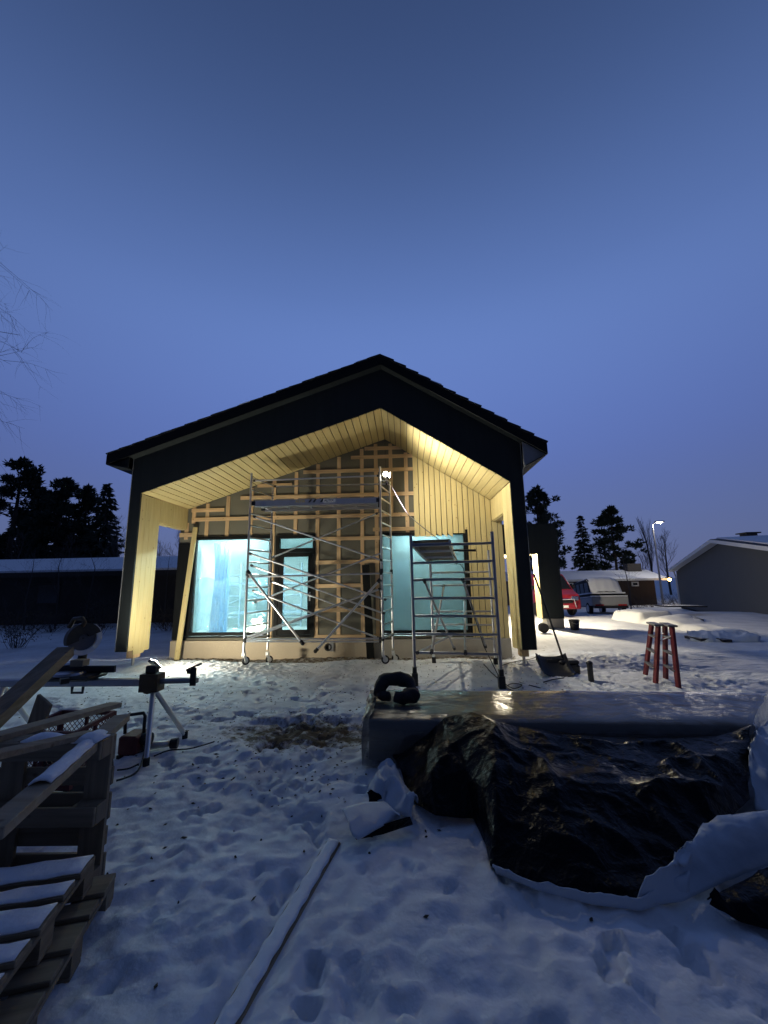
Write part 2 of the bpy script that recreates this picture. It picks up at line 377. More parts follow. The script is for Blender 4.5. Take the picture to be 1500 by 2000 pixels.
def copy_thing(o, label, loc=None, rot=None):
    c = o.copy(); COL.objects.link(c); c['label'] = label
    if loc is not None: c.location = loc
    if rot is not None: c.rotation_euler = rot
    WM[c.name] = c.matrix_basis.copy()
    for ch in [x for x in bpy.data.objects if x.parent == o]: copy_part(ch, c)
    return c

# ================================================================== GROUND
def axis_pts(lo, hi, step, far_lo, far_hi, gr=1.16):
    mid = list(np.arange(lo, hi+1e-6, step)); a = []; x = lo; s = step
    while x > far_lo:
        s *= gr; x -= s; a.append(x)
    c = []; x = mid[-1]; s = step
    while x < far_hi:
        s *= gr; x += s; c.append(x)
    return np.array(a[::-1]+mid+c)
GX = axis_pts(-5.5, 5.2, 0.027, -500, 500); GY = axis_pts(1.3, 9.3, 0.027, -60, 700)
XX, YY = np.meshgrid(GX, GY)
def macro(x, y):
    """large shape of the terrain"""
    return (-0.10*sstep(8.8, 9.8, y)*sstep(-9, -6.5, x)*(1-sstep(3.0, 4.5, x)) - 0.72*sstep(17.5, 32, y))
wob = vnoise(XX*1.1, YY*1.1, 1)
Z = macro(XX, YY)
near = np.exp(-np.maximum(0, np.hypot(XX*0.7, YY-4)-6)/9.0)
loose = 1-0.55*sstep(4.8, 7.0, YY + (wob-0.5)*1.5)
Z += ((vnoise(XX*0.8, YY*0.8, 2)-0.5)*0.07 + loose*((vnoise(XX*2.6, YY*2.6, 3)-0.5)*0.030 + (0.5-np.abs(vnoise(XX*5.5, YY*5.5, 4)-0.5)*2)*0.034*sstep(0.35,0.7,vnoise(XX*1.3, YY*1.3, 14))) + (vnoise(XX*11, YY*11, 5)-0.5)*0.026*(0.35+1.3*sstep(0.35,0.7,vnoise(XX*0.9+7, YY*0.9, 15))) + (vnoise(XX*23, YY*23, 6)-0.5)*0.015*(0.3+1.4*sstep(0.4,0.7,vnoise(XX*0.7, YY*0.7+3, 16))))*near
Z += (vnoise(XX*0.25, YY*0.25, 8)-0.5)*0.16*sstep(9, 14, np.hypot(XX-1, YY-5))
# wheel ruts of the driveway
for rx in (6.6, 8.1):
    Z -= 0.05*np.exp(-((XX-rx-0.16*(YY-13))/0.16)**2)*sstep(11, 13, YY)*(1-sstep(26, 30, YY))
# boot prints
fr = np.random.RandomState(5)
def stamp(px_, py_, ang, L=0.15, Wd=0.062, dep=0.045):
    dep *= 0.9
    i0, i1 = np.searchsorted(GX, [px_-0.4, px_+0.4]); j0, j1 = np.searchsorted(GY, [py_-0.4, py_+0.4])
    if i1 <= i0 or j1 <= j0: return
    x = XX[j0:j1, i0:i1]-px_; y = YY[j0:j1, i0:i1]-py_
    u = x*math.cos(ang)+y*math.sin(ang); v = -x*math.sin(ang)+y*math.cos(ang)
    if L > 0.11:           # boot: sole and heel
        d = np.minimum(np.sqrt(((u-0.045)/(L*0.68))**2+(v/Wd)**2), np.sqrt(((u+L*0.72)/(L*0.36))**2+(v/(Wd*0.82))**2))
    else: d = np.sqrt((u/L)**2+(v/Wd)**2)
    d = d+(vnoise(XX[j0:j1, i0:i1]*22, YY[j0:j1, i0:i1]*22, 31)-0.5)*0.35
    tread = 0.006*np.sin(u*150)*(1-sstep(0.6, 0.9, d)) if L > 0.11 else 0
    Z[j0:j1, i0:i1] += -dep*(1-sstep(0.84, 1.02, d)) + dep*0.30*np.exp(-((d-1.22)/0.16)**2)*vnoise(XX[j0:j1, i0:i1]*15, YY[j0:j1, i0:i1]*15, 33) + tread
for k in range(26):           # walking tracks
    x, y = fr.uniform(-3, 4), fr.uniform(1.4, 6.5); a = fr.uniform(0, 2*math.pi)
    for q in range(fr.randint(6, 14)):
        a += fr.uniform(-0.22, 0.22); x += 0.55*math.cos(a); y += 0.55*math.sin(a)
        sd = 0.11*(1 if q % 2 else -1)
        if 1.2 < y < 7.5: stamp(x-math.sin(a)*sd, y+math.cos(a)*sd, a+fr.uniform(-0.15, 0.15), dep=fr.uniform(0.025, 0.06))
for k in range(700):
    x, y = fr.uniform(-3.2, 1.5), fr.uniform(1.5, 6.8)
    stamp(x, y, fr.uniform(0, 6.3), fr.uniform(0.025, 0.09), fr.uniform(0.02, 0.05), fr.uniform(-0.022, 0.03))
for k in range(160):
    x, y = fr.uniform(2.4, 6.0), fr.uniform(4.9, 9.5)
    stamp(x, y, fr.uniform(0, 6.3), fr.uniform(0.09, 0.16), fr.uniform(0.05, 0.07), fr.uniform(0.012, 0.05))
# swept ridge of snow behind the wrapped bundle
Z += 0.07*np.exp(-((YY-6.15-0.12*(wob-0.5))/0.22)**2)*sstep(1.6, 2.4, XX)*(1-sstep(4.6, 5.2, XX))
# bed of the half-buried plank
_a, _b = g(652, 1640), g(415, 2040); _d = (_b-_a); _L = _d.length; _d.normalize()
_t = (XX-_a.x)*_d.x+(YY-_a.y)*_d.y; _s = np.abs((XX-_a.x)*_d.y-(YY-_a.y)*_d.x)
PLZ = -0.012
_m = (1-sstep(0.065, 0.12, _s))*sstep(-0.1, 0.0, _t)*(1-sstep(_L, _L+0.1, _t))
Z = Z*(1-_m)+(PLZ-0.006)*_m
# soil
dirt = np.zeros_like(Z)
strip = sstep(8.7, 9.5, YY+(wob-0.5)*0.7)*(1-sstep(10.4, 10.9, YY))*sstep(-6.4, -5.6, XX)*(1-sstep(2.3, 3.0, XX))
dirt = np.maximum(dirt, strip*0.68)
dirt = np.maximum(dirt, 0.76*np.exp(-(((XX+1.15)/1.2)**2+((YY-4.88)/0.60)**2)**1.4))
dirt = np.maximum(dirt, 0.40*np.exp(-(((XX+1.7)/1.9)**2+((YY-5.2)/0.75)**2)))
dirt = np.maximum(dirt, 0.30*np.exp(-(((XX-3.7)/0.6)**2+((YY-10.6)/0.9)**2)))
dirt = np.maximum(dirt, 0.235*sstep(5, 8.5, YY)*(1-sstep(10, 11, YY))*sstep(-6, -4, XX)*(1-sstep(3.0, 4.0, XX)))
Z -= 0.05*sstep(0.35, 0.6, dirt)
Z += 0.03*(vnoise(XX*9, YY*9, 12)-0.5)*sstep(0.3, 0.6, dirt)
nx, ny = len(GX), len(GY)
idx = np.arange(nx*ny).reshape(ny, nx)
quads = np.stack([idx[:-1, :-1], idx[:-1, 1:], idx[1:, 1:], idx[1:, :-1]], -1).reshape(-1, 4)
me = bpy.data.meshes.new('ground')
me.vertices.add(nx*ny); me.vertices.foreach_set('co', np.stack([XX, YY, Z], -1).reshape(-1))
me.loops.add(quads.size); me.loops.foreach_set('vertex_index', quads.reshape(-1))
me.polygons.add(len(quads)); me.polygons.foreach_set('loop_start', np.arange(len(quads))*4)
me.update(calc_edges=True)
me.polygons.foreach_set('use_smooth', np.ones(len(quads), bool))
ad_ = me.attributes.new('dirt', 'FLOAT', 'POINT'); ad_.data.foreach_set('value', dirt.reshape(-1))
me.materials.append(MATS['snow_ground'])
ground = bpy.data.objects.new('ground', me); COL.objects.link(ground); structure(ground)
def gz(x, y):
    i = min(max(int(np.searchsorted(GX, x)), 1), nx-1); j = min(max(int(np.searchsorted(GY, y)), 1), ny-1)
    return float(Z[j-1:j+1, i-1:i+1].mean())
def gp(x, y):
    """where a photo pixel meets the terrain"""
    z = 0.0
    for _ in range(6):
        p = g(x, y, z); z = float(macro(np.array(p.x), np.array(p.y)))
    return g(x, y, z)

# chips, clods and twig bits strewn over the trampled snow
rs_ = np.random.RandomState(77); dv = []; df_ = []
for k in range(1500):
    if k % 3: x, y = rs_.uniform(-5.2, 3.0), rs_.uniform(5.2, 9.4)
    else: x, y = rs_.normal(-0.9, 0.9), rs_.normal(4.7, 0.9)
    if k % 45 == 0: x, y = rs_.uniform(-2.2, 3.5), rs_.uniform(1.7, 5.0)
    z = gz(x, y)+0.004; a = rs_.uniform(0, 6.3); L_ = rs_.uniform(0.006, 0.022)*(2.4 if k % 23 == 0 else 1); w_ = rs_.uniform(0.004, 0.012); c_, s_ = math.cos(a), math.sin(a); h_ = rs_.uniform(0.003, 0.014)
    q = len(dv)
    dv += [(x-c_*L_, y-s_*L_, z), (x-s_*w_, y+c_*w_, z), (x+c_*L_, y+s_*L_, z+h_*0.4), (x+s_*w_, y-c_*w_, z), (x, y, z+h_)]
    df_ += [(q, q+1, q+4), (q+1, q+2, q+4), (q+2, q+3, q+4), (q+3, q, q+4)]
_m = MB(); _m.v = dv; _m.f = df_
site_debris = build(_m, 'site_debris', 'dead_leaves', kind='stuff')
site_debris['label'] = 'brown chips and twig bits strewn over the trampled snow'; site_debris['category'] = 'debris'
# ================================================================== HOUSE UNDER CONSTRUCTION
YF, YB, YEND, YV = 8.2, 10.2, 21.0, 7.9
XL, XR, XLI, XRI, XA = -6.0, 2.57, -5.77, 2.30, -0.42
ZA, ZSL, ZSR = 5.52, 3.72, 3.75
def zs(x): return ZA-(XA-x)*(ZA-ZSL)/(XA-XLI) if x < XA else ZA-(x-XA)*(ZA-ZSR)/(XRI-XA)
RX, RZ, REL, REZL, RER, REZR = -0.39, 6.66, -6.42, 4.57, 3.03, 4.50
def zr(x): return RZ-(RX-x)*(RZ-REZL)/(RX-REL) if x < RX else RZ-(x-RX)*(RZ-REZR)/(RER-RX)
H = thing('timber_house', 'half-built black gabled house with a lit pine-clad porch and bare battens', 'house', (-1.7, YF, 0))

# dark front of the porch: gable panel and two pillar faces
gp_poly = [(XL, 3.40), (XL, zr(XL)-0.16), (RX, RZ-0.16), (XR, zr(XR)-0.16), (XR, 3.40), (XRI, 3.40), (XRI, ZSR), (XA, ZA), (XLI, ZSL), (XLI, 3.40)]
mb = MB()
def strip_front(xa, xb):
    mb.prism([(xa, zs(xa)), (xb, zs(xb)), (xb, zr(xb)-0.16), (xa, zr(xa)-0.16)], 1, YF, YF+0.045)
xs_ = [XLI+i*(XA-XLI)/12 for i in range(13)]
cuts = sorted(set(xs_+[RX]+[XA+i*(XRI-XA)/8 for i in range(9)]))
mb.prism([(XLI, ZSL), (XA, ZA), (XRI, ZSR), (XRI, zr(XRI)-0.16), (RX, RZ-0.16), (XLI, zr(XLI)-0.16)], 1, YF, YF+0.045)
mb.prism([(XL, 0.36), (XLI-0.001, 0.36), (XLI-0.001, zr(XLI)-0.16), (XL, zr(XL)-0.16)], 1, YF, YF+0.045)
mb.prism([(XRI+0.001, 0.33), (XR, 0.33), (XR, zr(XR)-0.16), (XRI+0.001, zr(XRI)-0.16)], 1, YF, YF+0.045)
build(mb, 'gable_panel', 'black_board', H)
# pillars: outer side, back, inner boards, steel foot
PD = 0.75
for side in (-1, 1):
    xo, xi, z0 = (XL, XLI, 0.36) if side < 0 else (XR, XRI, 0.33)
    core = MB().box(min(xo, xi)+0.02, max(xo, xi)-0.025, YF+0.046, YF+PD-0.02, z0+0.02, 3.6)
    pc = build(core, 'pillar', 'black_board', H)
    build(MB().box(min(xo, xi), min(xo, xi)+0.02, YF+0.0465, YF+PD, z0, 3.9) if side < 0 else MB().box(xo-0.02, xo, YF+0.0465, YF+PD, z0, 3.9), 'side_cladding', 'black_board', pc)
    build(MB().box(xo-0.008 if side < 0 else xo+0.001, xo-0.001 if side < 0 else xo+0.008, YF-0.012, YF+0.03, z0, zr(xo)-0.2), 'corner_strip', 'edge_metal', pc)
    nb = 4; y = YF+0.047; wbd = (PD-0.05)/nb
    for k in range(nb):
        lo = z0-(0.10 if k in (1, 2) and side < 0 else 0.02*k)
        x0, x1 = (xi-0.022, xi+0.002) if side < 0 else (xi-0.002, xi+0.022)
        build(MB().box(x0, x1, y, y+wbd-0.006, lo, (ZSL if side < 0 else ZSR)-0.01), 'inner_board', 'clad_z', pc, bevel=0.003)
        y += wbd
    cx = (xo+xi)/2+(0.02 if side < 0 else -0.02); cy = YF+0.38
    build(MB().box(cx-0.08, cx+0.08, cy-0.11, cy+0.11, z0-0.17, z0+0.02), 'post_core', 'pine_z', pc)
    build(MB().tube([(cx, cy, -0.1), (cx, cy, z0-0.16)], 0.03, 10).box(cx-0.08, cx+0.08, cy-0.08, cy+0.08, z0-0.18, z0-0.17), 'steel_foot', 'steel', pc)
# soffit boards, run from front to back, apex to eaves
mb = MB().prism([(XLI, ZSL+0.03), (XA, ZA+0.03), (XRI, ZSR+0.03), (XRI, ZSR+0.05), (XA, ZA+0.05), (XLI, ZSL+0.05)], 1, YF+0.046, YB-0.03)
sof = build(mb, 'soffit', 'ply', H)
def soffit_boards(xe, ze, n):
    sg = 1 if xe > XA else -1
    for k in range(n):
        a0, a1 = k/n, (k+1)/n
        xa, za = XA+(xe-XA)*a0, ZA+(ze-ZA)*a0; xb, zb = XA+(xe-XA)*a1, ZA+(ze-ZA)*a1
        L = math.hypot(xb-xa, zb-za); ux, uz = (xb-xa)/L, (zb-za)/L; gap = 0.0095
        xa += ux*gap; za += uz*gap; xb -= ux*gap; zb -= uz*gap
        t = 0.022
        p = [(xa, za), (xb, zb), (xb, zb+t), (xa, za+t)]
        build(MB().prism(p, 1, YF+0.004, YB-0.032), 'soffit_board', 'clad_y', sof)
soffit_boards(XLI, ZSL, 32); soffit_boards(XRI, ZSR, 19)
# side beams above the openings, with short upright boards inside
for side in (-1, 1):
    x0, x1, zt, zbm = (XL+0.021, XLI-0.024, 3.9, 3.20) if side < 0 else (XRI+0.024, XR-0.021, 3.9, 3.22)
    bmo = build(MB().box(x0, x1, YF+PD-0.019, YB+0.10 if side > 0 else YB-0.02, zbm, zt), 'side_beam', 'pine_z', H)
    build(MB().box(XL if side < 0 else XR-0.02, XL+0.02 if side < 0 else XR, YF+PD+0.001, YB+0.1, zbm-0.03, 4.2), 'side_cladding', 'black_board', bmo)
    y = YF+PD+0.002; k = 0
    while y < YB-0.05:
        w = min(0.14, YB-0.045-y)
        xa, xb = (XLI-0.022, XLI+0.002) if side < 0 else (XRI-0.002, XRI+0.022)
        build(MB().box(xa, xb, y, y+w-0.006, zbm-0.02, (ZSL if side < 0 else ZSR)-0.01), 'inner_board', 'clad_z', bmo)
        y += 0.14
    build(MB().box(min(x0, x1), max(x0, x1), YF+PD+0.002, YB-0.05, zbm-0.045, zbm-0.021), 'beam_trim', 'clad_y', bmo)

# foundation
fd = build(MB().box(-5.55, -0.94, YB-0.10, YB+0.25, -0.3, 0.30), 'plinth', 'concrete', H)
build(MB().box(-0.938, 2.57, YB-0.10, YB+0.25, -0.3, 0.29), 'plinth', 'concrete_grey', H)
build(MB().box(-5.98, -5.552, YB-0.08, YB+0.25, -0.3, 0.30), 'plinth', 'concrete', H)
vp = py(641, 1264, YB-0.12)
vc = build(MB().lathe([(0.095, 0), (0.095, -0.04), (0.06, -0.04), (0.055, 0.06), (0.04, 0.06)], (vp.x, YB-0.10, vp.z), 1, 14), 'vent_pipe', 'black_plastic', fd)
build(MB().box(vp.x+0.02, vp.x+0.14, YB-0.135, YB-0.101, vp.z-0.10, vp.z+0.11), 'vent_flange', 'steel', fd)

# back wall: sheathing panels around the openings
SH = YB
opens = [(-5.57, -3.45, 0.36, 2.95), (-3.34, -2.30, 0.36, 2.95), (-0.60, 1.62, 0.36, 2.95)]
def panel(x0, x1, z0, z1):
    build(MB().box(x0+0.004, x1-0.004, SH, SH+0.02, z0, z1), 'sheathing_panel', 'sheathing', H)
panel(-5.98, -5.57, 0.302, 2.95); panel(-3.45, -3.34, 0.302, 2.95); panel(-2.30, -0.60, 0.302, 2.95); panel(1.62, 2.57, 0.302, 2.95)
for x0, x1, _, _ in opens: panel(x0, x1, 0.302, 0.36)
gx = [-5.98, -4.05, -2.25, -0.42, 1.0, 2.57]
for a, b_ in zip(gx[:-1], gx[1:]):
    build(MB().prism([(a+0.004, 2.954), (b_-0.004, 2.954), (b_-0.004, zs(b_)+0.05), (a+0.004, zs(a)+0.05)], 1, SH, SH+0.02), 'sheathing_panel', 'sheathing', H)
build(MB().box(-5.84, 2.41, SH+0.0205, SH+0.032, 2.90, 3.045), 'light_stop_strip', 'sheathing', H)  # added unseen strip, blocks room light leaking through the panel joint
build(MB().box(-5.98, -5.60, SH-0.03, SH-0.002, 0.32, 2.80), 'bitumen_sheet', 'black_trim', H)
# battens
BT = 0.05
VX = [-5.25, -4.69, -4.05, -3.44, -2.84, -2.25, -1.68, -1.06, -0.68, -0.28, 0.13]
def hbat(x0, x1, z, h=0.098, y=SH-0.048):
    build(MB().box(x0, x1, y, y+0.022, z-h/2, z+h/2), 'batten', 'pine_x', H, bevel=0.002)
def vbat(x, z0, z1, w=0.098):
    build(MB().box(x-w/2, x+w/2, SH-0.0255, SH-0.001, z0, z1), 'batten', 'pine_z', H, bevel=0.002)
for x in VX:
    lo = 2.96
    if x in (-2.25, -1.68, -1.06, -0.68): lo = 0.33
    if x == -3.44: lo = 0.33
    if x == -0.28: lo = 3.45
    vbat(x, lo, zs(x)-0.03)
for x0, x1, z in [(-2.30, -0.62, 0.36), (-2.30, -1.05, 1.01), (-2.30, -1.05, 1.62), (-2.30, -0.62, 2.22), (-2.30, -0.60, 2.83), (-0.78, 0.32, 3.05),
                  (-5.66, 0.32, 3.43), (-4.35, 0.32, 3.99), (-3.9, -2.95, 4.32), (-2.65, 0.32, 4.66), (-1.35, 0.32, 5.03), (-0.98, 0.05, 5.27)]:
    hbat(x0, x1, z)
hbat(-5.68, -4.78, 3.68); vbat(-5.62, 3.33, 3.78)
hbat(-5.97, -5.62, 3.02, 0.11, SH-0.054); vbat(-5.80, 2.9, 3.35)
# clad part of the back wall
x = 0.31; k = 0
botl = {0: 2.83, 1: 2.83, 2: 2.83, 3: 2.83}
while x < 2.56:
    w = min(0.142, 2.568-x)
    if x+w < 1.66:
        z0 = 2.83
        if k in (4, 5, 6): p = [(x, 2.90), (x+w-0.017, 2.80), (x+w-0.017, zs(min(x+w, XRI))-0.01), (x, zs(x)-0.01)]
        else:
            if k > 6: z0 = 2.90
            p = [(x, z0), (x+w-0.017, z0), (x+w-0.017, zs(min(x+w, XRI))-0.01), (x, zs(x)-0.01)]
    else:
        z0 = 0.300-0.008*(k % 2)
        zt = zs(min(x, XRI))-0.01 if x+w <= XRI else 3.18
        zt2 = zs(x+w)-0.01 if x+w <= XRI else 3.18
        if x < XRI < x+w: zt = zt2 = 3.18
        p = [(x, z0), (x+w-0.017, z0), (x+w-0.017, zt2), (x, zt)]
    if x < 1.668 < x+w:
        build(MB().prism([(x, 2.90), (1.60, 2.90), (1.60, zs(1.60)-0.01), (x, zs(x)-0.01)], 1, SH-0.084, SH-0.062), 'cladding_board', 'clad_z', H)
        p = [(1.668, 0.296), (x+w-0.017, 0.296), (x+w-0.017, zs(x+w)-0.01), (1.668, zs(1.668)-0.01)]
        build(MB().prism([(1.602, 2.995), (1.666, 2.995), (1.666, zs(1.666)-0.01), (1.602, zs(1.602)-0.01)], 1, SH-0.084, SH-0.062), 'cladding_board', 'clad_z', H)
    build(MB().prism(p, 1, SH-0.084, SH-0.062), 'cladding_board', 'clad_z', H, bevel=0.003)
    x += 0.142; k += 1

# windows and door
def window(x0, x1, z0, z1, glass, fw=0.06, extra=True):
    fr_ = build(MB().box(x0, x1, SH-0.06, SH+0.09, z1-fw, z1).box(x0, x1, SH-0.06, SH+0.09, z0, z0+fw)
                .box(x0, x0+fw, SH-0.06, SH+0.09, z0+fw, z1-fw).box(x1-fw, x1, SH-0.06, SH+0.09, z0+fw, z1-fw), 'window', 'black_trim', H)
    build(MB().box(x0+fw, x1-fw, SH+0.012, SH+0.022, z0+fw, z1-fw), 'pane', glass, fr_)
    return fr_
w1 = window(-5.575, -3.445, 0.42, 2.953, 'glass', 0.07)
build(MB().box(-5.60, -3.44, SH-0.10, SH-0.061, 0.37, 0.415), 'sill', 'black_trim', w1)
w2 = window(-0.605, 1.625, 0.42, 2.953, 'glass_film', 0.07)
build(MB().box(-0.62, 1.64, SH-0.09, SH-0.061, 0.385, 0.418), 'sill', 'black_trim', w2)
build(MB().box(1.60, 1.664, SH-0.088, SH-0.0605, 0.42, 2.99), 'jamb', 'black_trim', w2)
dr_ = build(MB().box(-3.345, -2.295, SH-0.06, SH+0.09, 2.87, 2.953).box(-3.345, -3.25, SH-0.06, SH+0.09, 0.36, 2.87).box(-2.36, -2.295, SH-0.06, SH+0.09, 0.36, 2.87)
            .box(-3.25, -2.36, SH-0.06, SH+0.09, 2.50, 2.60).box(-3.25, -2.36, SH-0.06, SH+0.09, 0.36, 0.42), 'door_frame', 'black_trim', H)
build(MB().box(-3.25, -2.36, SH+0.01, SH+0.02, 2.60, 2.87), 'transom_pane', 'glass', dr_)
lf = build(MB().box(-3.24, -2.37, SH-0.045, SH+0.02, 2.38, 2.49).box(-3.24, -2.37, SH-0.045, SH+0.02, 0.43, 0.54)
           .box(-3.24, -3.13, SH-0.045, SH+0.02, 0.54, 2.38).box(-2.48, -2.37, SH-0.045, SH+0.02, 0.54, 2.38), 'door', 'black_trim', H)
build(MB().box(-3.13, -2.48, SH-0.01, SH, 0.54, 2.38), 'pane', 'glass', lf)
build(MB().tube([(-2.42, SH-0.046, 1.42), (-2.42, SH-0.10, 1.42), (-2.52, SH-0.10, 1.42)], 0.011, 8).box(-2.44, -2.40, SH-0.055, SH-0.046, 1.25, 1.47), 'handle', 'steel', lf)

# outer walls and the lit room behind the windows
build(MB().box(XL, XL+0.15, YB+0.101, YEND, 0.0, 4.35), 'side_wall', 'black_board', H)
build(MB().box(XR-0.15, XR, YB+0.101, YEND, 0.0, 4.35), 'side_wall', 'black_board', H)
build(MB().prism([(XL+0.15, 0), (XR-0.15, 0), (XR-0.15, zr(XR)-0.3), (RX, RZ-0.3), (XL+0.15, zr(XL)-0.3)], 1, YEND-0.2, YEND), 'rear_wall', 'black_board', H)
room = build(MB().box(XL+0.151, XR-0.151, 15.6, 15.7, 0.36, 3.05), 'room_wall', 'film_wall', H)
build(MB().box(XL+0.151, XL+0.2, YB+0.251, 15.6, 0.36, 3.05), 'room_wall', 'film_wall', H)
build(MB().box(XR-0.2, XR-0.151, YB+0.251, 15.6, 0.36, 3.05), 'room_wall', 'film_wall', H)
build(MB().box(-1.35, -1.25, YB+0.251, 13.2, 0.36, 3.05), 'room_wall', 'film_wall', H)
build(MB().box(XL+0.151, XR-0.151, YB+0.021, 15.7, 0.30, 0.355), 'room_floor', 'room_floor', H)
build(MB().box(XL+0.151, XR-0.151, YB+0.021, 15.7, 3.051, 3.12), 'room_ceiling', 'film_wall', H)
for cx, cy in ((-4.3, 10.72), (0.5, 10.72)):
    lt = build(MB().box(cx-0.6, cx+0.6, cy-0.06, cy+0.06, 3.01, 3.05), 'ceiling_lamp', 'white_plastic', H)
    build(MB().box(cx-0.58, cx+0.58, cy-0.05, cy+0.05, 2.995, 3.009), 'tube', 'room_tube', lt)

# roof
roof = build(MB().prism([(REL, REZL-0.10), (REL, REZL-0.05), (RX, RZ-0.05), (RER, REZR-0.05), (RER, REZR-0.10), (RX, RZ-0.10)], 1, YV+0.03, YEND+0.3), 'roof', 'black_trim', H)
for (x0, z0, x1, z1) in ((RX, RZ, REL, REZL), (RX, RZ, RER, REZR)):
    L = math.hypot(x1-x0, z1-z0); ux, uz = (x1-x0)/L, (z1-z0)/L; nx_, nz_ = (-uz, ux) if x1 > x0 else (uz, -ux)
    if nz_ < 0: nx_, nz_ = -nx_, -nz_
    n_ = round(L/0.30); st = L/n_
    for k in range(n_):
        s0, s1 = k*st-0.02, (k+1)*st+0.02
        pt = lambda s, h: (x0+ux*s+nx_*h, z0+uz*s+nz_*h)
        lf_ = 0.03 if x1 > x0 else 0.006
        poly = [pt(s0, -0.035), pt(s1, -0.02), pt(s1, lf_), pt(s0, -0.012)]
        if k == 0: poly = [pt(0, -0.035), pt(s1, -0.02), pt(s1, lf_), pt(0, -0.006)]
        yj = rnd.uniform(-0.012, 0.012)
        tcs = build(MB().prism(poly, 1, YV+yj, YEND+0.32), 'tile_course', 'roof_tile', roof)
        build(MB().prism([pt(s0+0.03, -0.005), pt(s1-0.05, lf_-0.002), pt(s1-0.05, lf_+0.014), pt(s0+0.03, 0.010)], 1, YV+0.005+rnd.uniform(0, 0.06), YEND+0.3), 'snow_strip', 'snow', tcs)
    # verge board, verge soffit, eave fascia
    pt = lambda s, h: (x0+ux*s+nx_*h, z0+uz*s+nz_*h)
    zc = lambda p: p
    vb_ = MB().prism([(x0, z0-0.04), (x1, z1-0.04), (x1, z1-0.25), (x0, z0-0.25)], 1, YV+0.012, YV+0.038)
    build(vb_, 'verge_board', 'black_trim', roof)
    xe = XL if x1 < x0 else XR
    build(MB().prism([(x0, z0-0.205), (xe, zr(xe)-0.205), (xe, zr(xe)-0.19), (x0, z0-0.19)], 1, YV+0.039, YF-0.001), 'verge_soffit', 'black_board', roof)
    xa, xb = min(x1, xe), max(x1, xe)
    build(MB().box(x1-0.012, x1+0.012, YV+0.039, YEND+0.3, z1-0.25, z1-0.045), 'eave_fascia', 'black_trim', roof)
    if x1 < x0: build(MB().prism([(xa+0.013, z1-0.25), (xb-0.002, z1-0.33), (xb-0.002, z1-0.31), (xa+0.013, z1-0.23)], 1, YV+0.039, YEND+0.3), 'eave_soffit', 'black_board', roof)
    else: build(MB().prism([(xa+0.002, z1-0.50), (xb-0.013, z1-0.26), (xb-0.013, z1-0.24), (xa+0.002, z1-0.48)], 1, YV+0.039, YEND+0.3), 'eave_soffit', 'black_board', roof)
    ee = [(xa, zr(xa)-0.22), (xb, zr(xb)-0.22), (xb, z1-0.25 if x1 > x0 else z1-0.33), (xa, z1-0.5 if x1 > x0 else z1-0.25)]
    build(MB().prism(ee, 1, YV+0.14, YV+0.16), 'eave_end', 'edge_metal' if x1 > x0 else 'black_board', roof)

# entrance wing on the right: dark flat-topped portal with a ceiling lamp
YE = 14.3
A = py(1085, 1022, YE); B = py(1057, 1100, YE); Cc = py(1043, 1081, YE)
xo, zi, xi_ = A.x, Cc.z, py(1056, 1150, YE).x
EN = build(MB().box(2.575, xo, YE, YE+0.12, zi, A.z).box(xi_, xo, YE, YE+0.12, 0.34, zi-0.001), 'entrance_front', 'black_board', H)
build(MB().box(2.575, xo, YE+0.121, YE+2.4, zi+0.03, A.z-0.02), 'entrance_roof', 'black_board', EN)
build(MB().box(xo-0.05, xo, YE+0.121, YE+0.52, 0.34, zi), 'entrance_side', 'black_board', EN)
y = YE+0.002
while y < YE+0.45:
    build(MB().box(xi_-0.022, xi_-0.001, y, y+0.134, 0.36, zi-0.003), 'inner_board', 'clad_z', EN); y += 0.14
x = 2.6
while x < xi_-0.05:
    build(MB().box(x, min(x+0.134, xi_-0.024), YE+0.02, YE+2.38, zi-0.022, zi-0.001), 'soffit_board', 'clad_y', EN); x += 0.14
build(MB().box(xi_+0.12, xo-0.02, YE+0.01, YE+0.5, -0.2, 0.33), 'plinth', 'concrete_grey', EN)
ep = Vector((4.15, YE+1.3, zi-0.05))
el = build(MB().lathe([(0.11, 0.03), (0.11, 0.0)], ep, 2, 16), 'entrance_lamp', 'white_plastic', EN)
build(MB().lathe([(0.10, -0.002), (0.09, -0.06), (0.03, -0.085)], ep, 2, 16), 'diffuser', 'porch_bulb', el)

# things leaning on or hanging in the house
def plank(name, a, b_, w, h, material, label, cat, group=None, up=(0, 0, 1)):
    o = build(MB().beam(a, b_, w, h, up), name, material, bevel=0.003); return tag(o, label, cat, group)
pa = py(382, 1030, YB-0.12); pb = gp(345, 1290)
plank('leaning_plank', pb+Vector((0, 0, -0.02)), pa, 0.12, 0.045, 'clad_z', 'long pine plank leaning against the wall left of the big window', 'plank', up=(0, 1, 0.2))
pa = py(714, 1103, YB-0.13); pb = py(724, 1285, YB-0.2)
plank('black_plank', (pb.x, YB-0.20, -0.16), (pa.x, YB-0.125, pa.z), 0.19, 0.03, 'black_trim', 'black painted board standing upright against the battens by the right window', 'plank', up=(0, 1, 0.1))
# blue plastic sheet hanging inside the left window
P = []
for i in range(14):
    row = []; v = i/13
    for j in range(25):
        u = j/24; wd = 0.52-0.16*math.sin(v*3.0)*0.6
        row.append((-5.33+u*wd+0.04*math.sin(v*4), YB+0.62+0.05*math.sin(u*25+2*v)+0.03*math.sin(u*11+v*6), 2.86-v*2.45))
    P.append(row)
cur = build(MB().grid(P), 'plastic_sheet', 'film_blue', smooth=True, recalc=False)
tag(cur, 'blue plastic sheet hanging in folds inside the left window', 'plastic sheet')
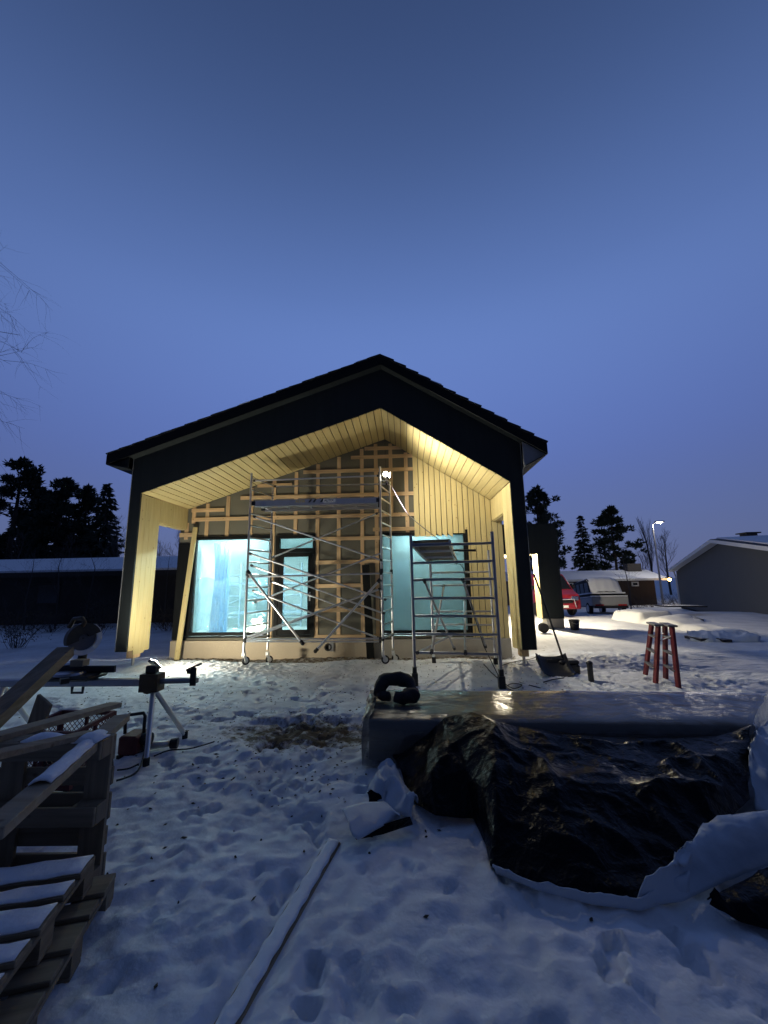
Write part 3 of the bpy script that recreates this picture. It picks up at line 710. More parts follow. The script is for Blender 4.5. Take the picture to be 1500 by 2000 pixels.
# loose clear film on the lower half of the left window
P = []
for i in range(12):
    v = i/11
    P.append([(-5.45+j/17*1.9, YB+0.10+0.03*math.sin(j*1.3+i)+0.025*math.sin(j*0.7-i*1.7), 0.50+v*1.35+0.05*math.sin(j*0.9)) for j in range(18)])
fl = build(MB().grid(P), 'clear_film', 'clear_film', smooth=True, recalc=False)
tag(fl, 'crumpled clear film standing behind the lower left window glass', 'plastic film')

ib = [py(768, 1096, 11.2), py(801, 1218, 11.2)]
o = build(MB().box(ib[0].x, ib[1].x, 11.2, 11.26, 0.36, ib[0].z), 'insulation_board', 'film_board', bevel=0.004)
tag(o, 'blue board standing inside behind the film of the right window', 'board')
# ================================================================== SCAFFOLDS AND FLOODLIGHT
def tubes(segs, r=0.024, n=8):
    mb = MB()
    for a, b_ in segs: mb.tube([a, b_], r, n)
    return mb
def caster(parent, x, y, z0, face=0.0):
    """wheel with fork and white bracket under a scaffold post"""
    c = Vector((x, y, z0+0.085)); dx, dy = math.cos(face), math.sin(face)
    br = build(MB().box(x-0.035, x+0.035, y-0.035, y+0.035, z0+0.19, z0+0.26).beam((x-dy*0.035, y+dx*0.035, z0+0.20), (x-dy*0.035+dx*0.05, y+dx*0.035+dy*0.05, z0+0.07), 0.012, 0.06)
               .beam((x+dy*0.035, y-dx*0.035, z0+0.20), (x+dy*0.035+dx*0.05, y-dx*0.035+dy*0.05, z0+0.07), 0.012, 0.06), 'caster_bracket', 'white_plastic', parent)
    wc = c+Vector((dx*0.05, dy*0.05, 0))
    def disc(r0, r1, w, n=18):
        vs = []; fs = []
        for k in range(n):
            a = 2*math.pi*k/n; rr = Vector((dx*math.cos(a), dy*math.cos(a), math.sin(a)))
            for sw in (-1, 1):
                o_ = Vector((-dy, dx, 0))*(w/2*sw)
                vs += [wc+rr*r0+o_, wc+rr*r1+o_]
        for k in range(n):
            a, b_ = 4*k, 4*((k+1) % n)
            fs += [(a, a+1, b_+1, b_), (a+2, b_+2, b_+3, a+3), (a+1, a+3, b_+3, b_+1), (a, b_, b_+2, a+2)]
        return MB().add(vs, fs)
    t = build(disc(0.055, 0.085, 0.04), 'tyre', 'black_rubber', br); build(disc(0.008, 0.054, 0.03), 'rim', 'white_plastic', br)

SC = thing('scaffold_tower', 'tall aluminium rolling scaffold with a raised deck in front of the battened wall', 'scaffold', (-1.9, 9.0, 0), group='aluminium scaffolds at the house')
FL, FR, BL, BR = Vector((-3.45, 8.6, 0)), Vector((-0.48, 8.6, 0)), Vector((-3.20, 9.36, 0)), Vector((-0.29, 9.36, 0))
up = lambda p, z: Vector((p.x, p.y, z))
for (a, b_, zt) in ((FL, BL, 4.22), (FR, BR, 4.28)):
    for p, z1 in ((a, zt), (b_, zt-0.16)):
        ps = build(tubes([(up(p, 0.20), up(p, z1))], 0.025, 10), 'post', 'alu', SC, smooth='auto')
        build(tubes([(up(p, 0.47), up(p, 0.52)), (up(p, 1.88), up(p, 1.98))], 0.036, 10), 'clamp', 'black_plastic', ps)
    for k in range(14):
        z = 0.52+k*0.276
        build(tubes([(up(a, z), up(b_, z))], 0.019), 'rung', 'alu', SC, smooth='auto')
for p, fc in ((FL, 0.9), (FR, 0.2), (BL, 0.7), (BR, 0.3)): caster(SC, p.x, p.y, gz(p.x, p.y)-0.005, fc)
def brace(p1, p2, Y1, Y2=None, r=0.019, nm='brace'):
    a = py(*p1, Y1); b_ = py(*p2, Y2 or Y1)
    o = build(tubes([(a, b_)], r), nm, 'alu', SC, smooth='auto')
    d = (b_-a).normalized()
    build(tubes([(a, a+d*0.06), (b_-d*0.06, b_)], r+0.009), 'hook', 'black_plastic', o)
yf, yb = 8.555, 9.31
brace((494, 939), (741, 929), yf, nm='guard_rail'); brace((495, 1009), (747, 1095), yf); brace((532, 1089), (738, 1002), yb)
brace((487, 1081), (755, 1172), yf-0.05); brace((489, 1104), (752, 1199), yf); brace((497, 1177), (748, 1079), yb)
brace((484, 1127), (747, 1120), yf-0.01, nm='guard_rail'); brace((528, 1135), (750, 1215), yb); brace((493, 1153), (741, 1247), yf+0.1)
brace((475, 1252), (744, 1149), yf-0.03); brace((478, 1246), (745, 1150), yb-0.2)
brace((476, 1249), (746, 1247), yf-0.02, nm='base_rail'); brace((476, 1253), (746, 1253), yb-0.4, nm='base_rail')
brace((535, 950), (758, 945), yb, nm='guard_rail')
# outrigger legs swung in front
for p1, p2, y2 in (((484, 1117), (591, 1257), 8.25), ((742, 1133), (616, 1272), 8.2)):
    a = py(*p1, 8.52); b_ = py(*p2, y2)
    o = build(tubes([(a, b_)], 0.026, 10), 'outrigger', 'alu', SC, smooth='auto')
    d = (b_-a).normalized(); build(tubes([(b_-d*0.07, b_)], 0.036, 10).ball(b_, 0.04), 'foot', 'black_rubber', o)
    build(tubes([(a-d*0.02, a+d*0.07)], 0.045, 10), 'clamp', 'black_plastic', o)
# deck
ZD = 3.47
dk = build(MB().box(-3.38, -0.52, 8.68, 9.30, ZD+0.085, ZD+0.10), 'deck', 'ply', SC)
build(MB().box(-3.36, -0.54, 8.635, 8.679, ZD-0.03, ZD+0.11), 'deck_rail', 'alu', dk); build(MB().box(-3.36, -0.54, 9.301, 9.345, ZD-0.03, ZD+0.11), 'deck_rail', 'alu', dk)
for x in (-3.30, -2.75, -2.2, -1.65, -1.1, -0.6): build(MB().box(x-0.02, x+0.02, 8.68, 9.30, ZD+0.03, ZD+0.084), 'deck_cross_bar', 'alu', dk)
build(MB().box(-3.34, -0.56, 8.95, 9.02, ZD+0.0, ZD+0.029), 'deck_middle_rail', 'alu', dk)
for p in (FL, FR):
    for y in (8.66, 9.32): build(MB().box(min(p.x, p.x+0.1*(1 if p == FL else -1)), max(p.x, p.x+0.1*(1 if p == FL else -1)), y-0.03, y+0.03, ZD+0.0, ZD+0.09), 'deck_hook', 'black_plastic', dk)
# lettering on the deck rail
def text(s, size, loc, rot, material, name, parent, ext=0.002):
    cu = bpy.data.curves.new(name, 'FONT'); cu.body = s; cu.size = size; cu.extrude = ext
    t = bpy.data.objects.new(name, cu); COL.objects.link(t)
    dg = bpy.context.evaluated_depsgraph_get(); me = bpy.data.meshes.new_from_object(t.evaluated_get(dg))
    bpy.data.objects.remove(t); me.materials.clear(); me.materials.append(MATS[material])
    me.transform(Matrix.Translation(loc) @ rot.to_4x4())
    o = bpy.data.objects.new(name, me); finish(o, parent, False); return o
RF = Matrix.Rotation(math.pi/2, 3, 'X')
lb = build(MB().box(-1.78, -1.50, 8.630, 8.634, ZD+0.03, ZD+0.105), 'label', 'label_white', dk)
text('ALTIX', 0.082, Vector((-1.765, 8.628, ZD+0.038)), RF, 'text_dark', 'lettering', lb)
text('ALTIX', 0.082, Vector((-2.42, 8.632, ZD+0.038)), RF, 'text_yellow', 'lettering', dk)
for x0 in (-2.13, -2.03, -1.86): build(MB().add([(x0, 8.632, ZD+0.03), (x0+0.05, 8.632, ZD+0.03), (x0+0.10, 8.632, ZD+0.105), (x0+0.05, 8.632, ZD+0.105)], [(0, 1, 2, 3)]), 'stripe', 'text_dark', dk)

# work light clamped to the top of the right front post
LP = Vector((-0.40, 8.50, 4.06))
FLD = thing('floodlight', 'glaring round work light clamped to the top of the tall scaffold', 'work light', (LP.x, LP.y, LP.z), group='work lights at the porch')
def lamp_head(c, n_, bulb):
    n_ = n_.normalized(); s1 = n_.cross(Vector((0, 0, 1))).normalized(); s2 = s1.cross(n_)
    def disc(r, off, m_=20): return [c+n_*off+(s1*math.cos(2*math.pi*k/m_)+s2*math.sin(2*math.pi*k/m_))*r for k in range(m_)]
    m_ = 20; rings = [disc(0.04, -0.07), disc(0.075, -0.05), disc(0.078, 0.012), disc(0.070, 0.012), disc(0.068, -0.004)]
    fs = [tuple(range(m_-1, -1, -1))]+[(i*m_+k, i*m_+(k+1) % m_, (i+1)*m_+(k+1) % m_, (i+1)*m_+k) for i in range(4) for k in range(m_)]+[tuple(range(4*m_, 5*m_))]
    hs = build(MB().add([v for r in rings for v in r], fs), 'lamp_head', 'black_plastic', FLD)
    build(MB().add(disc(0.066, -0.003)+disc(0.060, 0.004), [(k, (k+1) % m_, m_+(k+1) % m_, m_+k) for k in range(m_)]+[tuple(range(m_, 2*m_))]), 'lens', bulb, hs)
hl, hr = LP+Vector((-0.005, -0.03, 0.0)), LP+Vector((0.13, 0.03, 0.0))
lamp_head(hr, Vector((0.95, -0.04, -0.20)), 'bulb')
c0 = LP+Vector((0.06, 0.03, 0)); bd = Vector((0, 0.1, 0))
build(MB().ball(LP+Vector((0.05, -0.05, 0.0)), 0.06, 16, 10), 'glare_ball', 'glare_glow', FLD, smooth=True)  # added glowing ball, imitates the work light's glare as seen from the camera
build(MB().tube([hr+Vector((-0.05, 0, 0.02)), c0, c0+Vector((0, 0, -0.12)), (-0.47, 8.6, 3.95)], 0.011, 6).tube([(-0.48, 8.6, 3.92), (-0.48, 8.6, 4.00)], 0.034, 10), 'clamp', 'steel', FLD)
def sag(a, b_, s, n=14):
    return [Vector(a).lerp(Vector(b_), i/n)+Vector((0, 0, -s*4*(i/n)*(1-i/n))) for i in range(n+1)]
c1 = py(764, 948, 9.15); c2 = py(797, 1005, 8.6); c3 = py(872, 1063, 7.6); c4 = py(905, 1110, 7.4); c5 = py(925, 1200, 7.1); c6 = py(945, 1262, 7.0); c7 = gp(975, 1325); c8 = gp(1068, 1351)
pw = build(MB().tube(sag(c2, c3, 0.03)+sag(c3, c4, 0.02, 6)[1:]+[c5, c6, c7+Vector((0, 0, 0.02)), c8+Vector((0, 0, 0.03))], 0.008, 6), 'power_cable', 'cable', smooth=True)
tag(pw, 'cable running from the work light down past the small scaffold onto the snow', 'cable')
build(MB().tube([c0+Vector((0, 0.02, -0.02)), c0+Vector((0.02, 0.25, -0.16)), c1]+sag(c1, c2, 0.02, 8), 0.007, 6), 'pale_cable_end', 'cable_light', pw, smooth=True)

# second, lower scaffold
S2 = thing('scaffold_tower', 'low aluminium scaffold with a short hatch platform before the right window', 'scaffold', (0.9, 7.6, 0), group='aluminium scaffolds at the house')
f1, f2, r1, r2 = Vector((0.14, 6.87, 0)), Vector((1.50, 6.65, 0)), Vector((0.58, 8.62, 0)), Vector((1.81, 8.45, 0))
for p, z0, z1 in ((f1, 0.10, 2.50), (f2, 0.10, 2.50), (r1, 0.02, 2.05), (r2, 0.02, 2.32)):
    ps = build(tubes([(up(p, z0), up(p, z1))], 0.027, 10), 'post', 'alu_dark' if p in (f1, f2) else 'alu', S2, smooth='auto')
    if p in (f1, f2): build(MB().box(p.x-0.05, p.x+0.05, p.y-0.05, p.y+0.05, gz(p.x, p.y)-0.03, 0.20).box(p.x-0.035, p.x+0.035, p.y-0.035, p.y+0.035, 0.20, 0.30), 'foot', 'black_plastic', ps)
    else: build(MB().box(p.x-0.04, p.x+0.04, p.y-0.04, p.y+0.04, gz(p.x, p.y)-0.03, 0.14), 'foot', 'black_plastic', ps)
for z in (0.53, 0.83, 1.12, 1.41, 1.72, 2.01, 2.31): build(tubes([(up(f1, z), up(f2, z))], 0.023), 'rung', 'alu_dark', S2, smooth='auto')
for z in (0.52, 0.79, 1.06, 1.60, 1.87): build(tubes([(up(r1, z), up(r2, z))], 0.018), 'rung', 'alu', S2, smooth='auto')
def brace2(a, b_):
    o = build(tubes([(a, b_)], 0.021), 'brace', 'alu_dark', S2, smooth='auto'); d = (b_-a).normalized()
    build(tubes([(a, a+d*0.07), (b_-d*0.07, b_)], 0.03), 'hook', 'black_plastic', o)
L_ = lambda t, z: up(f1.lerp(f2, t), z)+Vector((-0.02, -0.035, 0)); R_ = lambda t, z: up(r1.lerp(r2, t), z)
brace2(L_(0.16, 1.72), R_(0.35, 0.30)); brace2(L_(0.63, 1.72), R_(0.86, 0.35)); brace2(R_(0.22, 1.60), L_(0.22, 0.53)); brace2(R_(0.55, 1.30), L_(0.62, 0.53))
brace2(L_(0.05, 0.53), R_(0.35, 0.60))
# hatch platform between front and rear rungs
pf0, pf1 = L_(0.03, 2.31)+Vector((0, 0.05, 0.03)), L_(0.50, 2.31)+Vector((0, 0.05, 0.03)); pr0, pr1 = up(r1, 2.08), up(r1.lerp(r2, 0.45), 2.08)
nrm = Vector((0, 0, 1))
def slab(a, b_, c, d, t): return MB().add([a, b_, c, d, a+nrm*t, b_+nrm*t, c+nrm*t, d+nrm*t], [(3, 2, 1, 0), (4, 5, 6, 7), (0, 1, 5, 4), (1, 2, 6, 5), (2, 3, 7, 6), (3, 0, 4, 7)])
pl = build(slab(pf0+nrm*0.05, pf1+nrm*0.05, pr1+nrm*0.05, pr0+nrm*0.05, 0.014), 'platform', 'ply', S2)
build(MB().beam(pf0, pr0, 0.04, 0.09).beam(pf1, pr1, 0.04, 0.09), 'platform_rail', 'alu', pl)
for t in (0.03, 0.35, 0.66, 0.97): build(MB().beam(pf0.lerp(pr0, t), pf1.lerp(pr1, t), 0.05, 0.04), 'platform_cross_bar', 'alu', pl)
q = py(885, 1075, 6.9); q2 = py(929, 1075, 6.9)
build(MB().tube([q, q2], 0.02, 8), 'side_rod', 'black_plastic', S2)
# scaffold standing inside the lit room, seen through the left window and the door
S3 = thing('scaffold_tower', 'bluish scaffold standing inside the room behind the left window', 'scaffold', (-3.9, 12.3, 0.355), group='aluminium scaffolds at the house')
ys = 12.3
A0, A1 = py(450, 1095, ys), py(472, 1100, ys); D0, D1 = py(556, 1095, ys+0.3), py(590, 1095, ys+0.3)
for (p, q_) in ((A0, A1), (D0, D1)):
    for r_ in (p, q_): build(MB().tube([(r_.x, r_.y, 0.36), (r_.x, r_.y, 2.35)], 0.03, 8), 'post', 'inner_alu', S3)
    for z in (0.7, 1.02, 1.34, 1.66, 1.98): build(MB().tube([(p.x, p.y, z), (q_.x, q_.y, z)], 0.02, 6), 'rung', 'inner_alu', S3)
build(MB().beam((A0.x, ys, 1.72), (D1.x, ys+0.3, 1.72), 0.04, 0.05), 'guard_rail', 'inner_alu', S3)
build(MB().beam((A0.x, ys+0.2, 0.82), (D1.x, ys+0.4, 0.82), 0.4, 0.08), 'platform', 'inner_alu', S3)
build(MB().tube([(A0.x, ys, 1.72), (D0.x, ys+0.2, 0.9)], 0.018, 6).tube([(A0.x, ys, 1.1), (D0.x, ys+0.2, 1.75)], 0.018, 6), 'brace', 'inner_alu', S3)

# flood lamp standing on the snow behind the saw stand, turned up at the porch
fp = gp(302, 1322); FC = Vector((fp.x, fp.y, 0.25)); fn = Vector((0.42, 0.60, 0.68)).normalized()
s1 = fn.cross(Vector((0, 0, 1))).normalized(); s2 = s1.cross(fn).normalized()
FG = thing('floodlight', 'flat work light on the snow behind the saw stand, turned toward the porch', 'work light', tuple(fp), group='work lights at the porch')
def fbox(w_, h_, o0_, o1_):
    vs = [FC+s1*a*w_+s2*b_*h_+fn*t for t in (o0_, o1_) for a, b_ in ((-1, -1), (1, -1), (1, 1), (-1, 1))]
    return MB().add(vs, [(3, 2, 1, 0), (4, 5, 6, 7), (0, 1, 5, 4), (1, 2, 6, 5), (2, 3, 7, 6), (3, 0, 4, 7)])
hs = build(fbox(0.12, 0.095, -0.05, 0.0), 'housing', 'black_plastic', FG, bevel=0.008)
build(fbox(0.105, 0.08, 0.001, 0.006), 'lens', 'flood_led', hs)
build(MB().tube([FC+s1*0.135, Vector((FC.x, FC.y, 0.03))+s1*0.135, Vector((FC.x, FC.y, 0.03))-s1*0.135, FC-s1*0.135], 0.012, 6), 'stand', 'black_plastic', FG)
# ================================================================== YARD: THINGS ON THE SNOW
# red trestle ladder
ft = [gp(1260, 1317), gp(1280, 1335), gp(1300, 1325), gp(1325, 1342)]
tp = [py(1273, 1220, 7.32), py(1285, 1220, 7.02), py(1299, 1222, 7.20), py(1312, 1223, 6.88)]
zt = sum(p.z for p in tp)/4
for p in tp: p.z = zt
SL = thing('step_ladder', 'red folding trestle ladder standing alone on the snow', 'ladder', tuple(sum(ft, Vector())/4))
legs = []
for a, b_ in zip(ft, tp): legs.append(build(MB().beam(a-Vector((0, 0, 0.02)), b_, 0.045, 0.085, (0, 1, 0)), 'leg', 'red_paint', SL, bevel=0.004))
for i, j in ((0, 1), (2, 3)):
    for t in (0.25, 0.52, 0.79): build(MB().beam(ft[i].lerp(tp[i], t), ft[j].lerp(tp[j], t), 0.07, 0.028), 'rung', 'worn_grey', SL)
for i, j in ((0, 2), (1, 3)): build(MB().tube([ft[i].lerp(tp[i], 0.72), ft[j].lerp(tp[j], 0.85)], 0.009, 6), 'stay', 'steel', SL)
cen = sum(tp, Vector())/4
for i, j in ((0, 1), (2, 3)):
    d = (tp[j]-tp[i]).normalized()
    build(MB().beam(tp[i]-d*0.06+Vector((0, 0, 0.015)), tp[j]+d*0.06+Vector((0, 0, 0.015)), 0.13, 0.03), 'top_plate', 'worn_grey', SL, bevel=0.004)
# snow scoop with long handle
sc = gp(1098, 1318); hb = py(1100, 1288, sc.y+0.12); ht = py(1043, 1122, 8.7)
SP = thing('snow_scoop', 'black snow scoop with a long handle leaning toward the right pillar', 'snow scoop', tuple(sc))
build(MB().tube([hb, hb.lerp(ht, 0.5)+Vector((0.01, 0, 0)), ht], 0.019, 8), 'handle', 'black_plastic', SP, smooth=True)
P = []
for i in range(9):
    v = i/8; row = []
    for j in range(11):
        u = (j/10-0.5)*2
        row.append((sc.x-0.12+u*0.27, sc.y-0.22+v*0.42-0.05*u*u, sc.z+0.02+0.26*v**2.2+0.07*abs(u)**3))
    P.append(row)
bl = MB().grid(P); o = build(bl, 'blade', 'black_plastic', SP, smooth=True, recalc=False)
md = o.modifiers.new('solid', 'SOLIDIFY'); md.thickness = 0.012
build(MB().tube([hb, (sc.x-0.1, sc.y+0.16, sc.z+0.24)], 0.025, 8).box(sc.x-0.2, sc.x, sc.y+0.12, sc.y+0.16, sc.z+0.18, sc.z+0.24), 'socket', 'black_plastic', SP)
# black tool case beside it
tcp = gp(1112, 1316)
TC = thing('tool_case', 'black plastic tool case lying on the snow beside the scoop', 'tool case', tuple(tcp))
x, y = tcp.x, tcp.y+0.12
build(MB().box(x-0.16, x+0.20, y-0.14, y+0.14, -0.03, 0.15), 'case_base', 'black_plastic', TC, bevel=0.02)
build(MB().box(x-0.16, x+0.20, y-0.14, y+0.14, 0.155, 0.23), 'case_lid', 'black_plastic', TC, bevel=0.025)
build(MB().tube([(x-0.06, y-0.14, 0.15), (x-0.06, y-0.19, 0.15), (x+0.10, y-0.19, 0.15), (x+0.10, y-0.14, 0.15)], 0.012, 6), 'handle', 'black_plastic', TC)
for dx in (-0.1, 0.14): build(MB().box(x+dx-0.02, x+dx+0.02, y-0.15, y-0.141, 0.12, 0.19), 'latch', 'black_rubber', TC)
# short black pipe stub and the black boot-shaped canister near the pillar
tb = gp(1155, 1331)
o = build(MB().lathe([(0.045, -0.05), (0.045, 0.27), (0.05, 0.271), (0.05, 0.30), (0.03, 0.325), (0.012, 0.33)], tuple(tb), 2, 14), 'pipe_stub', 'black_plastic', smooth='auto')
tag(o, 'short black pipe sticking upright out of the snow beside the tool case', 'pipe')
cn = gp(1063, 1308)
o = build(MB().lathe([(0.06, 0), (0.062, 0.02), (0.062, 0.2), (0.05, 0.22), (0.05, 0.25)], (0, 0, 0), 2, 14), 'canister', 'black_plastic', smooth='auto')
o.location = cn+Vector((0, 0, 0.03)); o.rotation_euler = (0.1, -0.45, 0)
tag(o, 'black canister tilted on the soil beside the right pillar foot', 'canister')
# bucket and round cable reel by the entrance
bk = gp(1123, 1230)
o = thing('bucket', 'black plastic bucket on the driveway snow right of the entrance', 'bucket', tuple(bk))
build(MB().lathe([(0.13, 0), (0.165, 0.30), (0.17, 0.30), (0.17, 0.33), (0.155, 0.33), (0.125, 0.03)], tuple(bk), 2, 20), 'pail', 'black_plastic', o, smooth='auto')
build(MB().tube([bk+Vector((-0.165, 0, 0.31)), bk+Vector((-0.12, -0.1, 0.24)), bk+Vector((0, -0.19, 0.2)), bk+Vector((0.12, -0.1, 0.24)), bk+Vector((0.165, 0, 0.31))], 0.006, 5), 'handle', 'steel', o)
rl = gp(1062, 1237)
o = thing('cable_reel', 'round black cable reel in a wire stand by the entrance plinth', 'cable reel', tuple(rl))
for dy in (-0.07, 0.07): build(MB().lathe([(0.15, dy-0.008), (0.15, dy+0.008)], (rl.x, rl.y, rl.z+0.17), 1, 20), 'flange', 'black_plastic', o)
build(MB().lathe([(0.11, -0.06), (0.12, 0), (0.11, 0.06)], (rl.x, rl.y, rl.z+0.17), 1, 18), 'wound_cable', 'cable', o)
mb = MB()
for dy in (-0.10, 0.10): mb.tube([(rl.x-0.19, rl.y+dy, rl.z), (rl.x-0.19, rl.y+dy, rl.z+0.34), (rl.x+0.19, rl.y+dy, rl.z+0.34), (rl.x+0.19, rl.y+dy, rl.z), (rl.x-0.19, rl.y+dy, rl.z)], 0.008, 5)
build(mb, 'stand', 'steel', o)
# cables lying on the snow near the right pillar
def ground_cable(name, pix, label, r=0.009, lift=0.022):
    pts = []
    for a in pix:
        p = gp(*a); pts.append(Vector((p.x, p.y, gz(p.x, p.y)+lift)))
    sm = []
    for i in range(len(pts)-1):
        p0, p1, p2, p3 = pts[max(i-1, 0)], pts[i], pts[i+1], pts[min(i+2, len(pts)-1)]
        for k in range(6):
            t = k/6
            q = 0.5*((2*p1)+(-p0+p2)*t+(2*p0-5*p1+4*p2-p3)*t*t+(-p0+3*p1-3*p2+p3)*t**3)
            q.z = max(q.z, gz(q.x, q.y)+lift*0.7); sm.append(q)
    sm.append(pts[-1])
    return tag(build(MB().tube(sm, r, 5), name, 'cable', smooth=True), label, 'cable', 'cables lying on the snow')
ground_cable('extension_cable', [(945, 1302), (960, 1318), (985, 1340), (1004, 1350), (1020, 1346), (1000, 1341), (990, 1347), (1010, 1356)], 'black cable coiled on the snow at the foot of the small scaffold')
ground_cable('extension_cable', [(975, 1306), (1000, 1296), (1035, 1290), (1052, 1283), (1062, 1290)], 'black cable crossing the soil around the right pillar foot')
ground_cable('extension_cable', [(1062, 1337), (1080, 1334), (1102, 1330)], 'short black cable end lying on the snow before the scoop')

# pile under a white cover
def patch(back, front, nu, nv, hump, seed, crumple=0.04, cs=3.0, ends=0.0):
    """sheet spanned between two 3D edge polylines with humps and creases"""
    def at(pl, t):
        f = t*(len(pl)-1); i = min(int(f), len(pl)-2); return Vector(pl[i]).lerp(Vector(pl[i+1]), f-i)
    P = []
    for i in range(nv+1):
        v = i/nv; row = []
        for j in range(nu+1):
            u = j/nu; p = at(back, u).lerp(at(front, u), v)
            e = math.sin(math.pi*v)*(1-ends+ends*math.sin(math.pi*u))
            n1 = float(vnoise(p.x*cs, p.y*cs, seed)); n2 = float(vnoise(p.x*cs*2.3+5, p.y*cs*2.3, seed+1)); n3 = float(vnoise(p.x*cs*5, p.y*cs*5, seed+2))
            rdg = (1-abs(2*n1-1))**2*0.75+(1-abs(2*n2-1))**3*0.55+(1-abs(2*n3-1))**3*0.22
            w = min(1.0, 5*min(v, 1-v)+0.15)
            row.append(p+Vector(((n2-0.5)*crumple*0.8*w, (n1-0.5)*crumple*0.8*w, hump*e+crumple*(rdg-0.35)*w)))
        P.append(row)
    return P
def sheet(name, P, material, parent=None, thick=0.008):
    o = build(MB().grid(P), name, material, parent, smooth=True, recalc=False)
    if parent is None: pass
    md = o.modifiers.new('solid', 'SOLIDIFY'); md.thickness = thick; md.offset = 0
    return o
def edge(pix, z=0.0): return [gp(a, b_)+Vector((0, 0, z)) for a, b_ in pix]
pc = gp(1300, 1225)
PL = thing('covered_pile', 'low building material pile under a snowy white cover on the lawn', 'covered pile', tuple(pc))
pa_, pb_ = gp(1216, 1212), gp(1475, 1248)
ax_ = (pb_-pa_); LL = ax_.length; ax_.normalize(); sd3 = Vector((-ax_.y, ax_.x, 0))
if sd3.y < 0: sd3 = -sd3
P = []
for i in range(27):
    v = i/26*2-1; row = []
    for j in range(91):
        u = j/90; s_ = u*LL
        hb_ = 0.46*(1-sstep(0.9, 1.25, abs(s_-0.55)*1.15))                      # box at the left end
        hl_ = 0.40*(sstep(0.9, 2.2, s_)*(1-sstep(LL*0.42, LL*0.72, s_)))*(0.9+0.25*float(vnoise(s_*1.1, 3.0, 5)))
        ht_ = 0.16*(1-sstep(LL*0.8, LL, s_))
        hh = max(float(hb_), float(hl_), float(ht_)); wv = 0.95-0.25*u
        prof_ = float(1-sstep(0.62, 1.0, abs(v)))
        p = pa_+ax_*s_+sd3*(v*wv+0.35); fold = (float(vnoise(s_*4.5, v*1.2, 8))-0.5)*0.10*abs(v)+(float(vnoise(s_*2, v*2, 9))-0.5)*0.10*min(1, u*3)
        row.append((p.x, p.y, macro(p.x, p.y)-0.06+0.04*(1-abs(v))+hh*prof_+fold*(0.4+prof_)))
    P.append(row)
sheet('cover', P, 'cover_cloth', PL)
bb = gp(1312, 1200)
build(MB().beam((bb.x-0.5, bb.y, 0.36), (bb.x+1.3, bb.y-0.1, 0.33), 0.9, 0.06), 'black_sheet', 'black_plastic', PL)
bk_ = [gp(1342, 1238), gp(1380, 1237), gp(1430, 1240), gp(1484, 1250)]; fr_ = [gp(1348, 1252), gp(1385, 1256), gp(1420, 1256), gp(1486, 1255)]
sheet('loose_film', patch(bk_, fr_, 40, 10, 0.12, 31, 0.10, 3), 'tarp_white', PL)
for a, b_ in (((1345, 1248), (1378, 1254)), ((1392, 1250), (1422, 1256)), ((1352, 1208), (1368, 1214))):
    p, q_ = gp(*a), gp(*b_); build(MB().beam(p+Vector((0, 0, 0.06)), q_+Vector((0, 0, 0.05)), 0.22, 0.07), 'dark_offcut', 'black_plastic', PL)

# red van behind the entrance wing
vr = gp(1100, 1206)
VN = thing('red_van', 'red delivery van parked behind the entrance wing with chrome front bar', 'van', tuple(vr), (0, 0, math.radians(3)))
# local: x width, y back (+), front at y=0
prof = [(0.0, 0.35), (0.02, 0.72), (0.10, 0.98), (0.55, 1.18), (1.25, 1.92), (1.6, 1.98), (4.3, 1.95), (4.45, 1.1), (4.45, 0.35)]
def sidebody(prof, hw, inset):
    mb = MB(); n_ = len(prof); vs = []
    for sgn in (-1, 1):
        for (y, z) in prof:
            w = hw-(inset*max(0, (z-1.1)/0.9) if z > 1.1 else 0); vs.append((sgn*w, y, z))
    fs = [tuple(range(n_)), tuple(range(2*n_-1, n_-1, -1))]+[(i, (i+1) % n_, n_+(i+1) % n_, n_+i) for i in range(n_)]
    return mb.add(vs, fs)
build(sidebody(prof, 0.88, 0.16), 'body', 'red_car', VN, local=True, bevel=0.04)
def quad_plate(pts, nm, material, parent, t=0.01, local=True):
    a, b_, c, d = [Vector(p) for p in pts]; n_ = (b_-a).cross(d-a).normalized()*t
    return build(MB().add([a, b_, c, d, a+n_, b_+n_, c+n_, d+n_], [(3, 2, 1, 0), (4, 5, 6, 7), (0, 1, 5, 4), (1, 2, 6, 5), (2, 3, 7, 6), (3, 0, 4, 7)]), nm, material, parent, local=local)
quad_plate([(-0.78, 0.60, 1.22), (0.78, 0.60, 1.22), (0.66, 1.20, 1.86), (-0.66, 1.20, 1.86)], 'windscreen', 'car_glass', VN)
